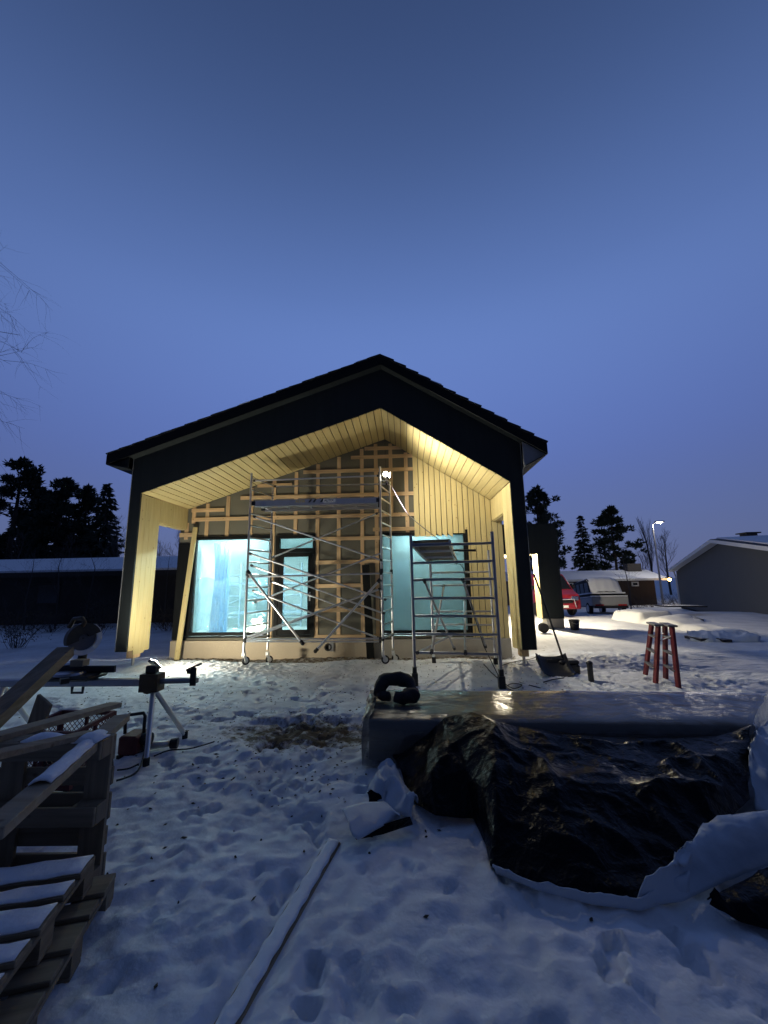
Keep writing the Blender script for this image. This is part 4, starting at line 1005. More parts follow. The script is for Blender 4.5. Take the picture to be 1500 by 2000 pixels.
for sgn in (-1, 1):
    w = build(MB().lathe([(0.30, -0.09), (0.33, -0.05), (0.33, 0.05), (0.30, 0.09)], (sgn*0.80, 0.85, 0.33), 0, 18), 'wheel', 'black_rubber', VN, local=True); build(MB().lathe([(0.19, -0.1), (0.19, 0.1)], (sgn*0.80, 0.85, 0.33), 0, 14), 'rim', 'steel', w)
    w = build(MB().lathe([(0.30, -0.09), (0.33, -0.05), (0.33, 0.05), (0.30, 0.09)], (sgn*0.80, 3.6, 0.33), 0, 18), 'wheel', 'black_rubber', VN, local=True)
    build(MB().box(sgn*0.62-0.16, sgn*0.62+0.16, -0.02, 0.06, 0.74, 0.92), 'headlight', 'chrome', VN, local=True, bevel=0.02)
    build(MB().box(sgn*0.90-0.01, sgn*0.90+0.12 if sgn > 0 else sgn*0.90+0.01, 0.75, 0.85, 1.25, 1.42) if sgn > 0 else MB().box(-1.02, -0.89, 0.75, 0.85, 1.25, 1.42), 'mirror', 'black_plastic', VN, local=True)
    for (y0, y1) in ((1.35, 2.1), (2.2, 3.2), (3.3, 4.2)):
        x0 = sgn*0.865; x1 = sgn*0.775
        quad_plate([(x0, y0, 1.22), (x0, y1, 1.22), (x1, y1, 1.78), (x1, y0+0.12, 1.78)][::sgn], 'side_window', 'car_glass', VN, 0.02)
build(MB().box(-0.80, 0.80, -0.07, -0.005, 0.36, 0.55), 'bumper', 'red_car', VN, local=True, bevel=0.03)
build(MB().tube([(-0.58, -0.12, 0.45), (-0.5, -0.14, 0.80), (0.5, -0.14, 0.80), (0.58, -0.12, 0.45)], 0.03, 8), 'front_bar', 'chrome', VN, local=True, smooth=True)
build(MB().box(-0.26, 0.26, -0.085, -0.071, 0.42, 0.53), 'number_plate', 'white_plastic', VN, local=True)
build(MB().box(-0.5, 0.5, -0.012, 0.02, 0.62, 0.76), 'grille', 'black_plastic', VN, local=True)
for k, (za, zb) in enumerate(((1.02, 1.06), (0.94, 0.98), (0.86, 0.90))):
    build(MB().box(-0.892, -0.884, 1.6, 2.15-0.1*k, za, zb), 'side_lettering', 'label_white', VN, local=True)

# snow-covered estate car nose-down on the sloping drive
vr = gp(1196, 1199)
VS = thing('snowy_car', 'grey estate car with snow lying on its roof, rear window and ledges', 'car', (vr.x, vr.y, vr.z-0.02), (math.radians(-4.5), 0, math.radians(-6)))
low = [(0.0, 0.42), (0.0, 0.88), (4.3, 0.88), (4.3, 0.42)]
build(MB().prism(low, 0, -0.88, 0.88), 'lower_body', 'grey_car', VS, local=True, bevel=0.04)
build(MB().prism([(0.16, 0.88), (0.24, 1.04), (4.2, 1.02), (4.28, 0.88)], 0, -0.84, 0.84), 'upper_body', 'black_trim', VS, local=True, bevel=0.03)
build(MB().prism([(0.36, 1.06), (0.66, 1.72), (1.0, 1.88), (3.3, 1.78), (3.9, 1.06)], 0, -0.76, 0.76), 'cabin', 'black_trim', VS, local=True, bevel=0.06)
build(MB().box(-0.86, 0.86, -0.02, 0.30, 0.882, 0.94), 'snow_ledge', 'snow', VS, local=True, bevel=0.015)
build(MB().box(-0.84, 0.84, 0.14, 0.42, 1.045, 1.11), 'snow_ledge', 'snow', VS, local=True, bevel=0.015)
for zz, hw in ((0.882, 0.86), (1.05, 0.83)):
    build(MB().box(-hw-0.03, -hw+0.05, 0.30, 4.2, zz, zz+0.03), 'snow_ledge', 'snow', VS, local=True)
P = []
for i in range(13):
    v = i/12
    yz = [(0.34, 1.14), (0.50, 1.48), (0.64, 1.76), (1.0, 1.93), (2.1, 1.90), (3.3, 1.82)]
    f = v*(len(yz)-1); k = min(int(f), len(yz)-2); y = yz[k][0]+(yz[k+1][0]-yz[k][0])*(f-k); z = yz[k][1]+(yz[k+1][1]-yz[k][1])*(f-k)
    P.append([((j/12-0.5)*2*(0.76-0.06*v), y+0.03*math.sin(j*1.9), z+0.03-0.14*abs((j/12-0.5)*2)**4+0.012*math.sin(j*2.3+i)) for j in range(13)])
sheet('roof_snow', P, 'snow', VS, 0.05).matrix_parent_inverse = Matrix.Identity(4)
for sgn in (-1, 1):
    for (y0, y1) in ((0.62, 1.25), (1.35, 1.95), (2.05, 2.6), (2.7, 3.2)):
        x0 = sgn*0.775; zt_ = 1.66
        quad_plate([(x0, y0, 1.12), (x0, y1, 1.12), (x0, y1, zt_), (x0, y0+0.1, zt_)][::-sgn], 'side_window', 'car_glass', VS, 0.012)
        build(MB().box(min(sgn*0.765, sgn*0.83), max(sgn*0.765, sgn*0.83), y0, y1, 1.075, 1.115), 'snow_ledge', 'snow', VS, local=True)
    for y in (0.75, 3.5):
        w = build(MB().lathe([(0.29, -0.09), (0.32, -0.05), (0.32, 0.05), (0.29, 0.09)], (sgn*0.80, y, 0.31), 0, 18), 'wheel', 'black_rubber', VS, local=True)
        build(MB().lathe([(0.19, -0.1), (0.19, 0.1)], (sgn*0.80, y, 0.31), 0, 14), 'rim', 'steel', w, local=True)
    build(MB().box(sgn*0.55-0.2, sgn*0.55+0.2, -0.015, 0.02, 0.42, 0.50), 'tail_light', 'tail_light', VS, local=True)
build(MB().box(-0.80, 0.80, -0.06, 0.3, 0.30, 0.415), 'bumper', 'black_plastic', VS, local=True, bevel=0.02)
# ================================================================== FOREGROUND
# timber bundle in clear wrap
BZ = 0.42
b0, b1 = g(714, 1406, BZ), g(1463, 1415, BZ); b2, b3 = g(1493, 1352, BZ), g(729, 1347, BZ)
BN = thing('timber_bundle', 'long low timber bundle wrapped in glossy clear plastic', 'timber bundle', ((b0.x+b2.x)/2, (b0.y+b2.y)/2, 0))
nB = 9
for lay in range(4):
    za = 0.07+lay*0.085
    for k in range(nB):
        t0, t1 = k/nB, (k+0.93)/nB
        pts = [b0.lerp(b3, t0), b1.lerp(b2, t0), b1.lerp(b2, t1), b0.lerp(b3, t1)]
        pts = [Vector((p.x, p.y, 0)) for p in pts]; ins = 0.03
        pts[0].x += ins; pts[3].x += ins; pts[1].x -= ins; pts[2].x -= ins
        vs = [p+Vector((0, 0.015, za)) for p in pts]+[p+Vector((0, 0.015, za+0.08)) for p in pts]
        build(MB().add(vs, [(3, 2, 1, 0), (4, 5, 6, 7), (0, 1, 5, 4), (1, 2, 6, 5), (2, 3, 7, 6), (3, 0, 4, 7)]), 'board', 'bundle_board', BN)
for t in (0.08, 0.5, 0.92):
    a, b_ = b0.lerp(b1, t), b3.lerp(b2, t); build(MB().box(a.x-0.05, a.x+0.05, min(a.y, b_.y)+0.04, max(a.y, b_.y)-0.04, -0.04, 0.068), 'bearer', 'old_wood_y', BN)
# wrap: closed ring around the cross-section, with crumpled ends
ring = []
NS = 70
for i in range(NS+1):
    t = i/NS; a, b_ = b0.lerp(b1, t), b3.lerp(b2, t); rr = []
    sec = [(0.0, 0.02), (0.0, 0.14), (0.0, 0.28), (0.0, 0.40), (0.03, 0.425), (0.2, 0.43), (0.4, 0.43), (0.6, 0.43), (0.8, 0.43), (0.97, 0.425), (1.0, 0.40), (1.0, 0.2), (1.0, 0.02)]
    en = max(0, 1-min(t, 1-t)*22)
    for q, (u, z) in enumerate(sec):
        p = a.lerp(b_, u); n1 = float(vnoise(t*34+q*0.25, q*1.1, 3))-0.5; n2 = float(vnoise(t*11, q*0.9, 9))-0.5
        out = -1 if u < 0.02 else (1 if u > 0.98 else 0)
        ex = (-0.05 if t < 0.5 else 0.05)*en*(0.6+1.2*n1)
        rr.append((p.x+ex, p.y+out*(0.012+0.02*abs(n2))+0.02*n1*en, z+(0.012*n1+0.01*n2)+(0.03*en*n2)))
    ring.append(rr)
wr = MB().grid(ring)
for end, xs in ((ring[0], -0.06), (ring[-1], 0.06)):
    k0 = len(wr.v); wr.add(end, [])
    c = sum((Vector(p) for p in end), Vector())/len(end)+Vector((xs*0.6, 0, 0)); ci = len(wr.v); wr.v.append(tuple(c))
    for q in range(len(end)-1): wr.f.append((k0+q, k0+q+1, ci))
    wr.f.append((k0+len(end)-1, k0, ci))
build(wr, 'plastic_wrap', 'wrap', BN, smooth=True)
P = []
for i in range(9):
    v = i/8
    P.append([(b0.x-0.05+0.11*j/5+0.02*math.sin(i*2.1+j), b0.y+0.04+v*0.75+0.03*math.sin(j*2), 0.445+0.03*math.sin(i*1.7+j*1.3)-0.10*max(0, 1-j/2)) for j in range(6)])
sheet('torn_wrap_edge', P, 'wrap', BN, 0.003)
# black crumpled sack on the bundle: a bent tube-like roll with an opening
sk = g(778, 1370, 0.44)
SK = thing('crumpled_sack', 'black crumpled rubber sack on the left end of the wrapped bundle', 'sack', tuple(sk))
def lump(path, r, nm, seed, n=14, flat=1.0):
    mb = MB(); pts = [Vector(p) for p in path]; sm = []; rr = []
    for i in range(len(pts)-1):
        for k in range(5):
            t = k/5; sm.append(pts[i].lerp(pts[i+1], t)); rr.append(r[i]+(r[i+1]-r[i])*t)
    sm.append(pts[-1]); rr.append(r[-1])
    mb.tube(sm, rr, n)
    rs = np.random.RandomState(seed)
    mb.v = [tuple(Vector(v)+Vector(((float(vnoise(v[0]*14, v[2]*14+v[1]*9, seed))-0.5)*0.05, (float(vnoise(v[1]*14, v[0]*13, seed+1))-0.5)*0.05, (float(vnoise(v[2]*15+3, v[0]*12, seed+2))-0.5)*0.045))) for v in mb.v]
    return build(mb, nm, 'black_rubber', SK, smooth=True)
X0, Y0, Zb = sk.x, sk.y, 0.44
lump([(X0-0.20, Y0+0.05, Zb+0.06), (X0-0.19, Y0+0.10, Zb+0.14), (X0-0.13, Y0+0.14, Zb+0.20), (X0, Y0+0.15, Zb+0.20), (X0+0.11, Y0+0.12, Zb+0.17), (X0+0.16, Y0+0.05, Zb+0.10)], [0.05, 0.07, 0.075, 0.07, 0.075, 0.05], 'upper_fold', 3)
lump([(X0-0.24, Y0+0.06, Zb+0.10), (X0-0.16, Y0+0.02, Zb+0.06), (X0-0.10, Y0-0.02, Zb+0.07)], [0.015, 0.06, 0.05], 'side_fold', 8)
lump([(X0-0.03, Y0-0.04, Zb+0.05), (X0+0.06, Y0-0.06, Zb+0.06), (X0+0.15, Y0-0.02, Zb+0.08), (X0+0.19, Y0+0.04, Zb+0.10)], [0.05, 0.075, 0.075, 0.05], 'lower_fold', 12)

# black tarpaulin heaped in front of the bundle
def tz(a, b_, z): return g(a, b_, z)
TP = thing('black_tarpaulin', 'big black tarpaulin heaped before the bundle with its pale underside turned out', 'tarpaulin', (1.0, 3.2, 0))
back = [tz(762, 1488, 0.03), py(800, 1462, 3.97), py(835, 1436, 3.93), tz(868, 1402, 0.47), tz(920, 1391, 0.53), tz(965, 1408, 0.50), py(1010, 1420, 3.86), py(1100, 1434, 3.83), py(1200, 1440, 3.80), py(1310, 1442, 3.78), py(1400, 1440, 3.76), tz(1468, 1418, 0.42)]
front = [tz(790, 1545, 0.03), tz(812, 1572, 0.03), tz(850, 1594, 0.06), tz(925, 1602, 0.03), tz(948, 1650, 0.03), tz(958, 1692, 0.03), tz(1060, 1728, 0.03), tz(1160, 1755, 0.03), tz(1250, 1768, 0.03), tz(1335, 1700, 0.08), tz(1400, 1625, 0.14), tz(1466, 1560, 0.16)]
P = patch(back, front, 150, 100, 0.09, 41, 0.085, 1.5)
for row in P:
    for q in row: q.z = max(q.z, 0.02)
sheet('tarp_sheet', P, 'tarp_black', TP, 0.006)
# pale underside turned over along the right and front edges
P = patch([tz(1466, 1470, 0.25), tz(1480, 1430, 0.33), tz(1510, 1400, 0.36), tz(1580, 1385, 0.34)], [tz(1474, 1582, 0.10), tz(1500, 1590, 0.10), tz(1540, 1600, 0.08), tz(1620, 1600, 0.05)], 30, 30, 0.12, 51, 0.08, 4)
sheet('turned_flap', P, 'tarp_white', TP, 0.006)
P = patch([tz(1342, 1692, 0.14), tz(1378, 1612, 0.20), tz(1412, 1594, 0.22), tz(1500, 1584, 0.24), tz(1600, 1575, 0.2)], [tz(1240, 1772, 0.03), tz(1330, 1762, 0.03), tz(1405, 1728, 0.04), tz(1500, 1690, 0.05), tz(1600, 1655, 0.05)], 40, 24, 0.07, 61, 0.045, 4)
sheet('turned_flap', P, 'tarp_white', TP, 0.006)
P = patch([tz(962, 1694, 0.06), tz(1060, 1728, 0.06), tz(1160, 1750, 0.06), tz(1250, 1755, 0.07), tz(1345, 1700, 0.11)], [tz(970, 1706, 0.02), tz(1060, 1742, 0.02), tz(1160, 1768, 0.02), tz(1250, 1778, 0.02), tz(1345, 1752, 0.03)], 50, 6, 0.015, 71, 0.02, 6)
sheet('turned_hem', P, 'tarp_white', TP, 0.006)
P = patch([tz(1380, 1756, 0.06), tz(1440, 1725, 0.08), tz(1520, 1690, 0.10), tz(1640, 1660, 0.1)], [tz(1385, 1765, 0.03), tz(1440, 1800, 0.03), tz(1520, 1822, 0.03), tz(1640, 1830, 0.03)], 26, 16, 0.05, 81, 0.05, 4)
sheet('hanging_hem', P, 'tarp_black', TP, 0.006)
# pale left corner of the tarp and stiff scrap on the snow
P = patch([tz(748, 1500, 0.10), tz(770, 1492, 0.12), tz(790, 1530, 0.10), tz(815, 1570, 0.08)], [tz(718, 1545, 0.03), tz(730, 1560, 0.03), tz(765, 1585, 0.03), tz(806, 1602, 0.03)], 22, 14, 0.05, 91, 0.08, 6)
sheet('pale_corner', P, 'tarp_white', TP, 0.006)
P = patch([tz(668, 1582, 0.10), tz(710, 1568, 0.10), tz(752, 1567, 0.10), tz(780, 1595, 0.10)], [tz(688, 1630, 0.07), tz(700, 1640, 0.05), tz(735, 1620, 0.06), tz(780, 1598, 0.05)], 20, 12, 0.01, 95, 0.015, 4)
o = sheet('sheet_scrap', P, 'tarp_white', None, 0.012)
tag(o, 'stiff pale sheet scrap lying on the snow left of the black tarpaulin', 'sheet')
P = patch([tz(690, 1628, 0.05), tz(740, 1612, 0.06), tz(800, 1596, 0.10)], [tz(696, 1640, 0.015), tz(745, 1630, 0.015), tz(806, 1610, 0.015)], 14, 5, 0.0, 96, 0.012, 5)
o2 = sheet('dark_sheet_scrap', P, 'tarp_black', None, 0.006); tag(o2, 'dark plastic offcut under the pale sheet scrap on the snow', 'sheet')
P = patch([tz(716, 1548, 0.10), tz(726, 1545, 0.10)], [tz(720, 1566, 0.02), tz(748, 1568, 0.02)], 6, 6, 0.02, 97, 0.03, 8)
o2 = sheet('plastic_shred', P, 'tarp_black', None, 0.005); tag(o2, 'small black plastic shred curled up on the snow beside the tarpaulin', 'plastic')
# snowed-in plank running toward the camera
a, b_ = gp(652, 1640), gp(415, 2040)
zz = PLZ
o = thing('half_buried_plank', 'narrow snowy plank half buried in the snow in the foreground', 'plank', (b_.x, b_.y, 0))
w = 0.10
mb = MB(); 
for k in range(4): pass
build(MB().beam((a.x, a.y, zz-0.018), (b_.x, b_.y, zz-0.018), w, 0.045), 'plank', 'old_wood_y', o, bevel=0.004)
P = []
d = (b_-a).normalized(); sd = Vector((d.y, -d.x, 0)).normalized()
for i in range(60):
    c = a.lerp(b_, i/59)
    P.append([(c.x+sd.x*s*0.040+0.003*math.sin(i*0.9+s), c.y+sd.y*s*0.040, zz+0.010+0.004*(1-abs(s))+0.0015*math.sin(i*1.3+s*2)) for s in (-1, -0.5, 0, 0.5, 1)])
sheet('snow_cap', P, 'snow', o, 0.006)

# ---- pallets on the left
def pallet(label, loc, rot, L=1.2, Wd=0.8, snow=False, wx='old_wood_x', wy='old_wood_y'):
    """euro pallet: deck on top, length along x, origin at the bottom corner"""
    o = thing('wooden_pallet', label, 'pallet', loc, rot, group='wooden pallets in the left corner')
    for k, (wy0, ww) in enumerate(((0.0, 0.145), (0.185, 0.10), (0.328, 0.145), (0.513, 0.10), (0.655, 0.145))):
        b_ = build(MB().box(rnd.uniform(-0.004, 0.004), L+rnd.uniform(-0.006, 0.006), wy0, wy0+ww, 0.122, 0.144), 'deck_board', wx, o, local=True, bevel=0.003)
        if snow:
            Pn = [[(L*(0.01+0.985*i/16), wy0+ww*(0.03+0.94*j/4)+0.004*math.sin(i*2.3+k), 0.1475+0.006*math.sin(math.pi*j/4)+0.002*math.sin(i*1.7+j)) for j in range(5)] for i in range(17)]
            sheet('snow_cap', Pn, 'snow', b_, 0.005).matrix_parent_inverse = Matrix.Identity(4)
    for x in (0.0, L/2-0.0725, L-0.145): build(MB().box(x, x+0.145, 0, Wd, 0.100, 0.121), 'stringer_board', wy, o, local=True)
    for y in (0.0, Wd/2-0.05, Wd-0.10): build(MB().box(0, L, y, y+0.10, 0, 0.021), 'skid_board', wx, o, local=True, bevel=0.003)
    for x in (0.0, L/2-0.0725, L-0.145):
        for y in (0.0, Wd/2-0.05, Wd-0.10): build(MB().box(x, x+0.145, y, y+0.10, 0.022, 0.099), 'block', wy, o, local=True)
    return o
# lying stack near the camera, one pallet standing on its long edge behind it
PA = math.radians(15)
ux_, uy_ = Vector((math.cos(PA), math.sin(PA), 0)), Vector((-math.sin(PA), math.cos(PA), 0))
cr_ = g(186, 1670, 0.29); o0 = Vector((cr_.x, cr_.y, 0))-ux_*1.2-uy_*0.8
pallet('snowy wooden pallet, topmost of the lying stack in the bottom left corner', (o0.x, o0.y, 0.146), (0, 0, PA), snow=True)
o1 = o0+ux_*0.10+uy_*0.05
pallet('wooden pallet, lowest of the lying stack in the bottom left corner', (o1.x, o1.y, 0.0), (0, 0, PA+0.03))
o2 = Vector((g(120, 1962, 0.10).x, g(120, 1962, 0.10).y, 0))-ux_*1.2-uy_*0.8
stp = pallet('old wooden pallet standing on edge behind the lying pallets', (-1.82-1.2, 2.40, 0.79), (math.radians(-90), 0, math.radians(2)))
for x0, x1, y0, y1 in ((1.04, 1.19, 0.01, 0.13), (0.72, 0.95, 0.02, 0.12), (0.2, 0.55, 0.0, 0.13)):
    Pn = [[(-1.82-1.2+x0+(x1-x0)*i/6, 2.40+y0+(y1-y0)*j/4, 0.795+0.035*math.sin(math.pi*i/6)*math.sin(math.pi*j/4)+0.004) for j in range(5)] for i in range(7)]
    sheet('snow_cap', Pn, 'snow', stp, 0.01)
# loose planks over the standing pallet
def loose(a, b_, w, h, label, snow=None, up=(0, 0, 1), m='plank_wood'):
    o = thing('loose_plank', label, 'plank', tuple((Vector(a)+Vector(b_))/2), group='loose planks by the pallets')
    build(MB().beam(a, b_, w, h, up), 'plank', m, o, bevel=0.003)
    if snow:
        d = (Vector(b_)-Vector(a)); s_ = d.cross(Vector((0, 0, 1))).normalized(); Pn = []
        for i in range(15):
            c = Vector(a)+d*(snow[0]+(snow[1]-snow[0])*i/14)+Vector((0, 0, h/2+0.004))
            Pn.append([c+s_*q*w*0.44+Vector((0, 0, 0.018*(1-q*q)+0.003*math.sin(i*1.9))) for q in (-1, -0.5, 0, 0.5, 1)])
        sheet('snow_cap', Pn, 'snow', o, 0.008)
    return o
loose(py(-25, 1632, 1.62), py(238, 1402, 2.95), 0.105, 0.045, 'pale plank slanting over the standing pallet with snow on its middle', (0.25, 0.72))
loose(py(-25, 1478, 1.95), py(180, 1432, 2.62), 0.12, 0.03, 'dark plank lying level along the top of the standing pallet', None, m='old_wood_x')
loose(py(-15, 1442, 2.45), py(226, 1376, 3.35), 0.12, 0.035, 'thin plank pointing from the left edge over the red cart', None)
loose(py(60, 1446, 3.05), py(88, 1366, 3.0), 0.17, 0.022, 'short wide board offcut standing on end beside the red cart', None, up=(0.3, 1, 0), m='old_wood_z')
loose(py(-30, 1420, 3.05), py(128, 1272, 4.05), 0.15, 0.10, 'dark beam slanting up from the left edge onto the saw', None, m='old_wood_y')

# red mesh cart
CZ = 0.56
k1, k2, k3 = g(222, 1392, CZ), g(146, 1433, CZ), g(30, 1431, CZ)
k4 = k1+(k3-k2); ks = [k1, k2, k3, k4]
CT = thing('mesh_cart', 'red steel garden cart with wire mesh sides behind the pallets', 'cart', (k2.x, k2.y, 0))
low = lambda p, z: Vector((p.x, p.y, z))
for p in ks: build(MB().beam(low(p, 0.16), p+Vector((0, 0, 0.012)), 0.035, 0.035), 'post', 'red_dark', CT)
for i in range(4):
    a, b_ = ks[i], ks[(i+1) % 4]
    build(MB().beam(a, b_, 0.03, 0.03), 'rail', 'red_dark', CT); build(MB().beam(low(a, 0.18), low(b_, 0.18), 0.03, 0.03), 'rail', 'red_dark', CT)
    m_ = a.lerp(b_, 0.5); build(MB().beam(low(m_, 0.18), m_, 0.022, 0.022), 'upright', 'red_dark', CT)
    mb = MB(); L = (b_-a).length; nn = int(L/0.045)
    for q in range(-8, nn+8):
        for sg in (1, -1):
            t0, t1 = q/nn, (q+sg*8)/nn; z0, z1 = 0.18, CZ
            pts = []
            for f in np.linspace(0, 1, 2):
                pts.append((t0+(t1-t0)*f, z0+(z1-z0)*f))
            (ta, za), (tb_, zb_) = pts
            if ta == tb_: continue
            def clip(tt): return za+(zb_-za)*(tt-ta)/(tb_-ta)
            lo_, hi_ = max(0, min(ta, tb_)), min(1, max(ta, tb_))
            if hi_-lo_ < 1e-3: continue
            mb.tube([low(a.lerp(b_, lo_), clip(lo_)), low(a.lerp(b_, hi_), clip(hi_))], 0.003, 3, False)
    build(mb, 'wire_mesh', 'red_dark', CT)
build(MB().add([low(p, 0.17) for p in ks]+[low(p, 0.15) for p in ks], [(0, 1, 2, 3), (7, 6, 5, 4), (0, 4, 5, 1), (1, 5, 6, 2), (2, 6, 7, 3), (3, 7, 4, 0)]), 'floor_plate', 'red_dark', CT)
for p, q_ in ((k1, k2), (k4, k3)):
    for t in (0.2, 0.8):
        c = p.lerp(q_, t); build(MB().lathe([(0.10, -0.03), (0.13, -0.015), (0.13, 0.015), (0.10, 0.03)], (c.x, c.y, 0.11), 0, 14), 'wheel', 'black_rubber', CT)

# compressor-like tool with carry handle, grinder and cables
gpos = gp(243, 1482)
GN = thing('power_tool', 'dark red portable machine with a carry handle beside the saw stand leg', 'machine', tuple(gpos))
x, y = gpos.x, gpos.y+0.12
build(MB().box(x-0.09, x+0.10, y-0.12, y+0.12, 0.02, 0.20), 'body', 'red_dark', GN, bevel=0.02)
build(MB().lathe([(0.05, -0.02), (0.06, 0.0), (0.06, 0.08), (0.03, 0.09)], (x+0.10, y, 0.14), 0, 14), 'motor', 'black_plastic', GN)
build(MB().tube([(x-0.10, y, 0.19), (x-0.11, y, 0.33), (x-0.08, y, 0.37), (x+0.08, y, 0.39), (x+0.10, y, 0.36), (x+0.10, y, 0.2)], 0.016, 8), 'handle', 'black_plastic', GN, smooth=True)
for sx_ in (-0.08, 0.09):
    build(MB().box(x+sx_-0.02, x+sx_+0.02, y-0.10, y+0.10, -0.02, 0.019), 'skid', 'black_rubber', GN)
gpos = gp(300, 1474)
GR = thing('angle_grinder', 'dark angle grinder lying on the snow at the saw stand leg', 'power tool', tuple(gpos))
a, b_ = gpos+Vector((-0.20, 0.03, 0.06)), gpos+Vector((0.10, 0.12, 0.06))
build(MB().tube([a, a.lerp(b_, 0.5), b_], [0.04, 0.035, 0.028], 10), 'body', 'steel', GR, smooth=True)
build(MB().tube([b_, b_+Vector((0.07, 0.02, 0.0))], [0.045, 0.05], 12), 'battery', 'black_plastic', GR)
build(MB().lathe([(0.065, -0.05), (0.065, -0.045)], tuple(a+Vector((0, 0, 0.02))), 2, 16), 'disc', 'steel', GR)
ground_cable('tool_cable', [(282, 1475), (275, 1500), (262, 1518), (240, 1530), (226, 1534)], 'black cable hanging in a loop beside the saw stand leg', 0.009)
ground_cable('tool_cable', [(300, 1482), (330, 1474), (370, 1466), (410, 1458), (418, 1455)], 'black cable stretched over the snow from the grinder', 0.007)
ground_cable('tool_cable', [(228, 1512), (250, 1508), (270, 1500)], 'short black cable lying on the snow behind the standing pallet', 0.008)

# mitre saw stand
YS = 4.36
bx = py(297, 1332, YS); zr_ = bx.z
ST = thing('saw_stand', 'aluminium saw stand with long rail and splayed legs', 'saw stand', (bx.x, YS, 0))
build(MB().box(-5.1, bx.x-0.06, YS-0.045, YS+0.045, zr_-0.035, zr_+0.035), 'rail', 'alu_dark', ST, bevel=0.008)
xe = py(386, 1326, YS).x
build(MB().tube([(bx.x-0.06, YS, zr_+0.005), (xe, YS, zr_+0.015)], 0.028, 12), 'extension_arm', 'alu_dark', ST, smooth='auto')
build(MB().box(bx.x-0.10, bx.x+0.10, YS-0.07, YS+0.07, zr_-0.09, zr_+0.09).lathe([(0.085, -0.075), (0.085, -0.071)], (bx.x, YS, zr_-0.02), 1, 16), 'clamp_block', 'saw_orange', ST, bevel=0.015)
build(MB().box(bx.x-0.07, bx.x+0.04, YS-0.03, YS+0.03, zr_+0.091, zr_+0.17), 'clamp_knob', 'black_plastic', ST, bevel=0.01)
es = build(MB().box(xe-0.06, xe, YS-0.05, YS-0.03, zr_-0.03, zr_+0.15), 'end_stop', 'black_plastic', ST)
build(MB().beam((xe-0.09, YS-0.04, zr_+0.135), (xe+0.03, YS-0.04, zr_+0.185), 0.10, 0.02).box(xe-0.10, xe-0.061, YS-0.05, YS-0.03, zr_+0.09, zr_+0.13), 'roller_plate', 'black_plastic', es)
for foot in (gp(285, 1496), gp(361, 1441)):
    d = foot-Vector((bx.x, YS, zr_-0.08)); lg = build(MB().tube([Vector((bx.x+0.02, YS, zr_-0.06))+d*0.03, foot+Vector((0, 0, 0.03))], [0.026, 0.024], 10), 'leg', 'alu', ST, smooth='auto')
    build(MB().tube([foot+Vector((0, 0, 0.07)), foot-Vector((0, 0, 0.01))], 0.03, 10), 'foot', 'black_rubber', lg)
for foot in (Vector((-4.30, 4.0, 0.0)), Vector((-4.35, 4.78, 0.0))):
    hp = Vector((-4.42, YS, zr_-0.04)); lg = build(MB().tube([hp, foot+Vector((0, 0, 0.03))], 0.025, 10), 'leg', 'alu', ST, smooth='auto')
    build(MB().tube([foot+Vector((0, 0, 0.07)), foot-Vector((0, 0, 0.01))], 0.03, 10), 'foot', 'black_rubber', lg)
hx = py(160, 1345, YS).x
build(MB().tube([(hx-0.06, YS-0.06, zr_-0.03), (hx-0.06, YS-0.06, zr_-0.09), (hx+0.06, YS-0.06, zr_-0.09), (hx+0.06, YS-0.06, zr_-0.03)], 0.013, 8), 'carry_handle', 'black_plastic', ST)
# mitre saw on it
ms = py(140, 1325, YS); zb = zr_+0.04
MS = thing('mitre_saw', 'mitre saw with a shiny blade guard mounted on the saw stand', 'saw', (ms.x, YS, zb))
X = ms.x
build(MB().box(X-0.30, X+0.30, YS-0.16, YS+0.16, zb, zb+0.05), 'base', 'saw_body', MS, bevel=0.02)
build(MB().lathe([(0.15, 0.051), (0.14, 0.075)], (X, YS-0.03, zb), 2, 24), 'turntable', 'alu_dark', MS)
build(MB().box(X-0.34, X+0.44, YS+0.04, YS+0.07, zb+0.051, zb+0.12), 'fence', 'black_plastic', MS)
build(MB().beam((X+0.05, YS-0.16, zb+0.02), (X+0.22, YS-0.34, zb+0.05), 0.07, 0.05), 'mitre_arm', 'saw_body', MS)
build(MB().tube([(X-0.02, YS+0.12, zb+0.05), (X-0.03, YS+0.16, zb+0.25), (X-0.01, YS+0.06, zb+0.38)], 0.045, 10), 'pivot_arm', 'saw_body', MS, smooth=True)
hc = py(162, 1247, YS-0.05); bn = Vector((0.88, -0.47, 0)).normalized(); bt = Vector((0, 0, 1)).cross(bn).normalized()
def arc(c, r0, r1, a0, a1, w, n=20):
    vs = []; fs = []
    for k in range(n+1):
        a = a0+(a1-a0)*k/n; rr = bt*math.cos(a)+Vector((0, 0, 1))*math.sin(a)
        for s_ in (-0.5, 0.5): vs += [c+rr*r0+bn*w*s_, c+rr*r1+bn*w*s_]
    for k in range(n):
        p, q_ = 4*k, 4*k+4; fs += [(p, p+1, q_+1, q_), (p+2, q_+2, q_+3, p+3), (p+1, p+3, q_+3, q_+1), (p, q_, q_+2, p+2)]
    fs += [(0, 2, 3, 1), (4*n, 4*n+1, 4*n+3, 4*n+2)]
    return MB().add(vs, fs)
build(arc(hc, 0.01, 0.145, 0, 2*math.pi, 0.004, 28), 'blade', 'worn_grey', MS)
build(arc(hc, 0.05, 0.165, math.radians(20), math.radians(200), 0.07), 'upper_guard', 'saw_body', MS)
build(arc(hc, 0.125, 0.175, math.radians(-125), math.radians(55), 0.06), 'blade_guard', 'white_plastic', MS, smooth='auto')
mc = hc-bn*0.14
build(MB().tube([hc-bn*0.05, mc-bn*0.12], 0.075, 14), 'motor', 'saw_body', MS, smooth='auto')
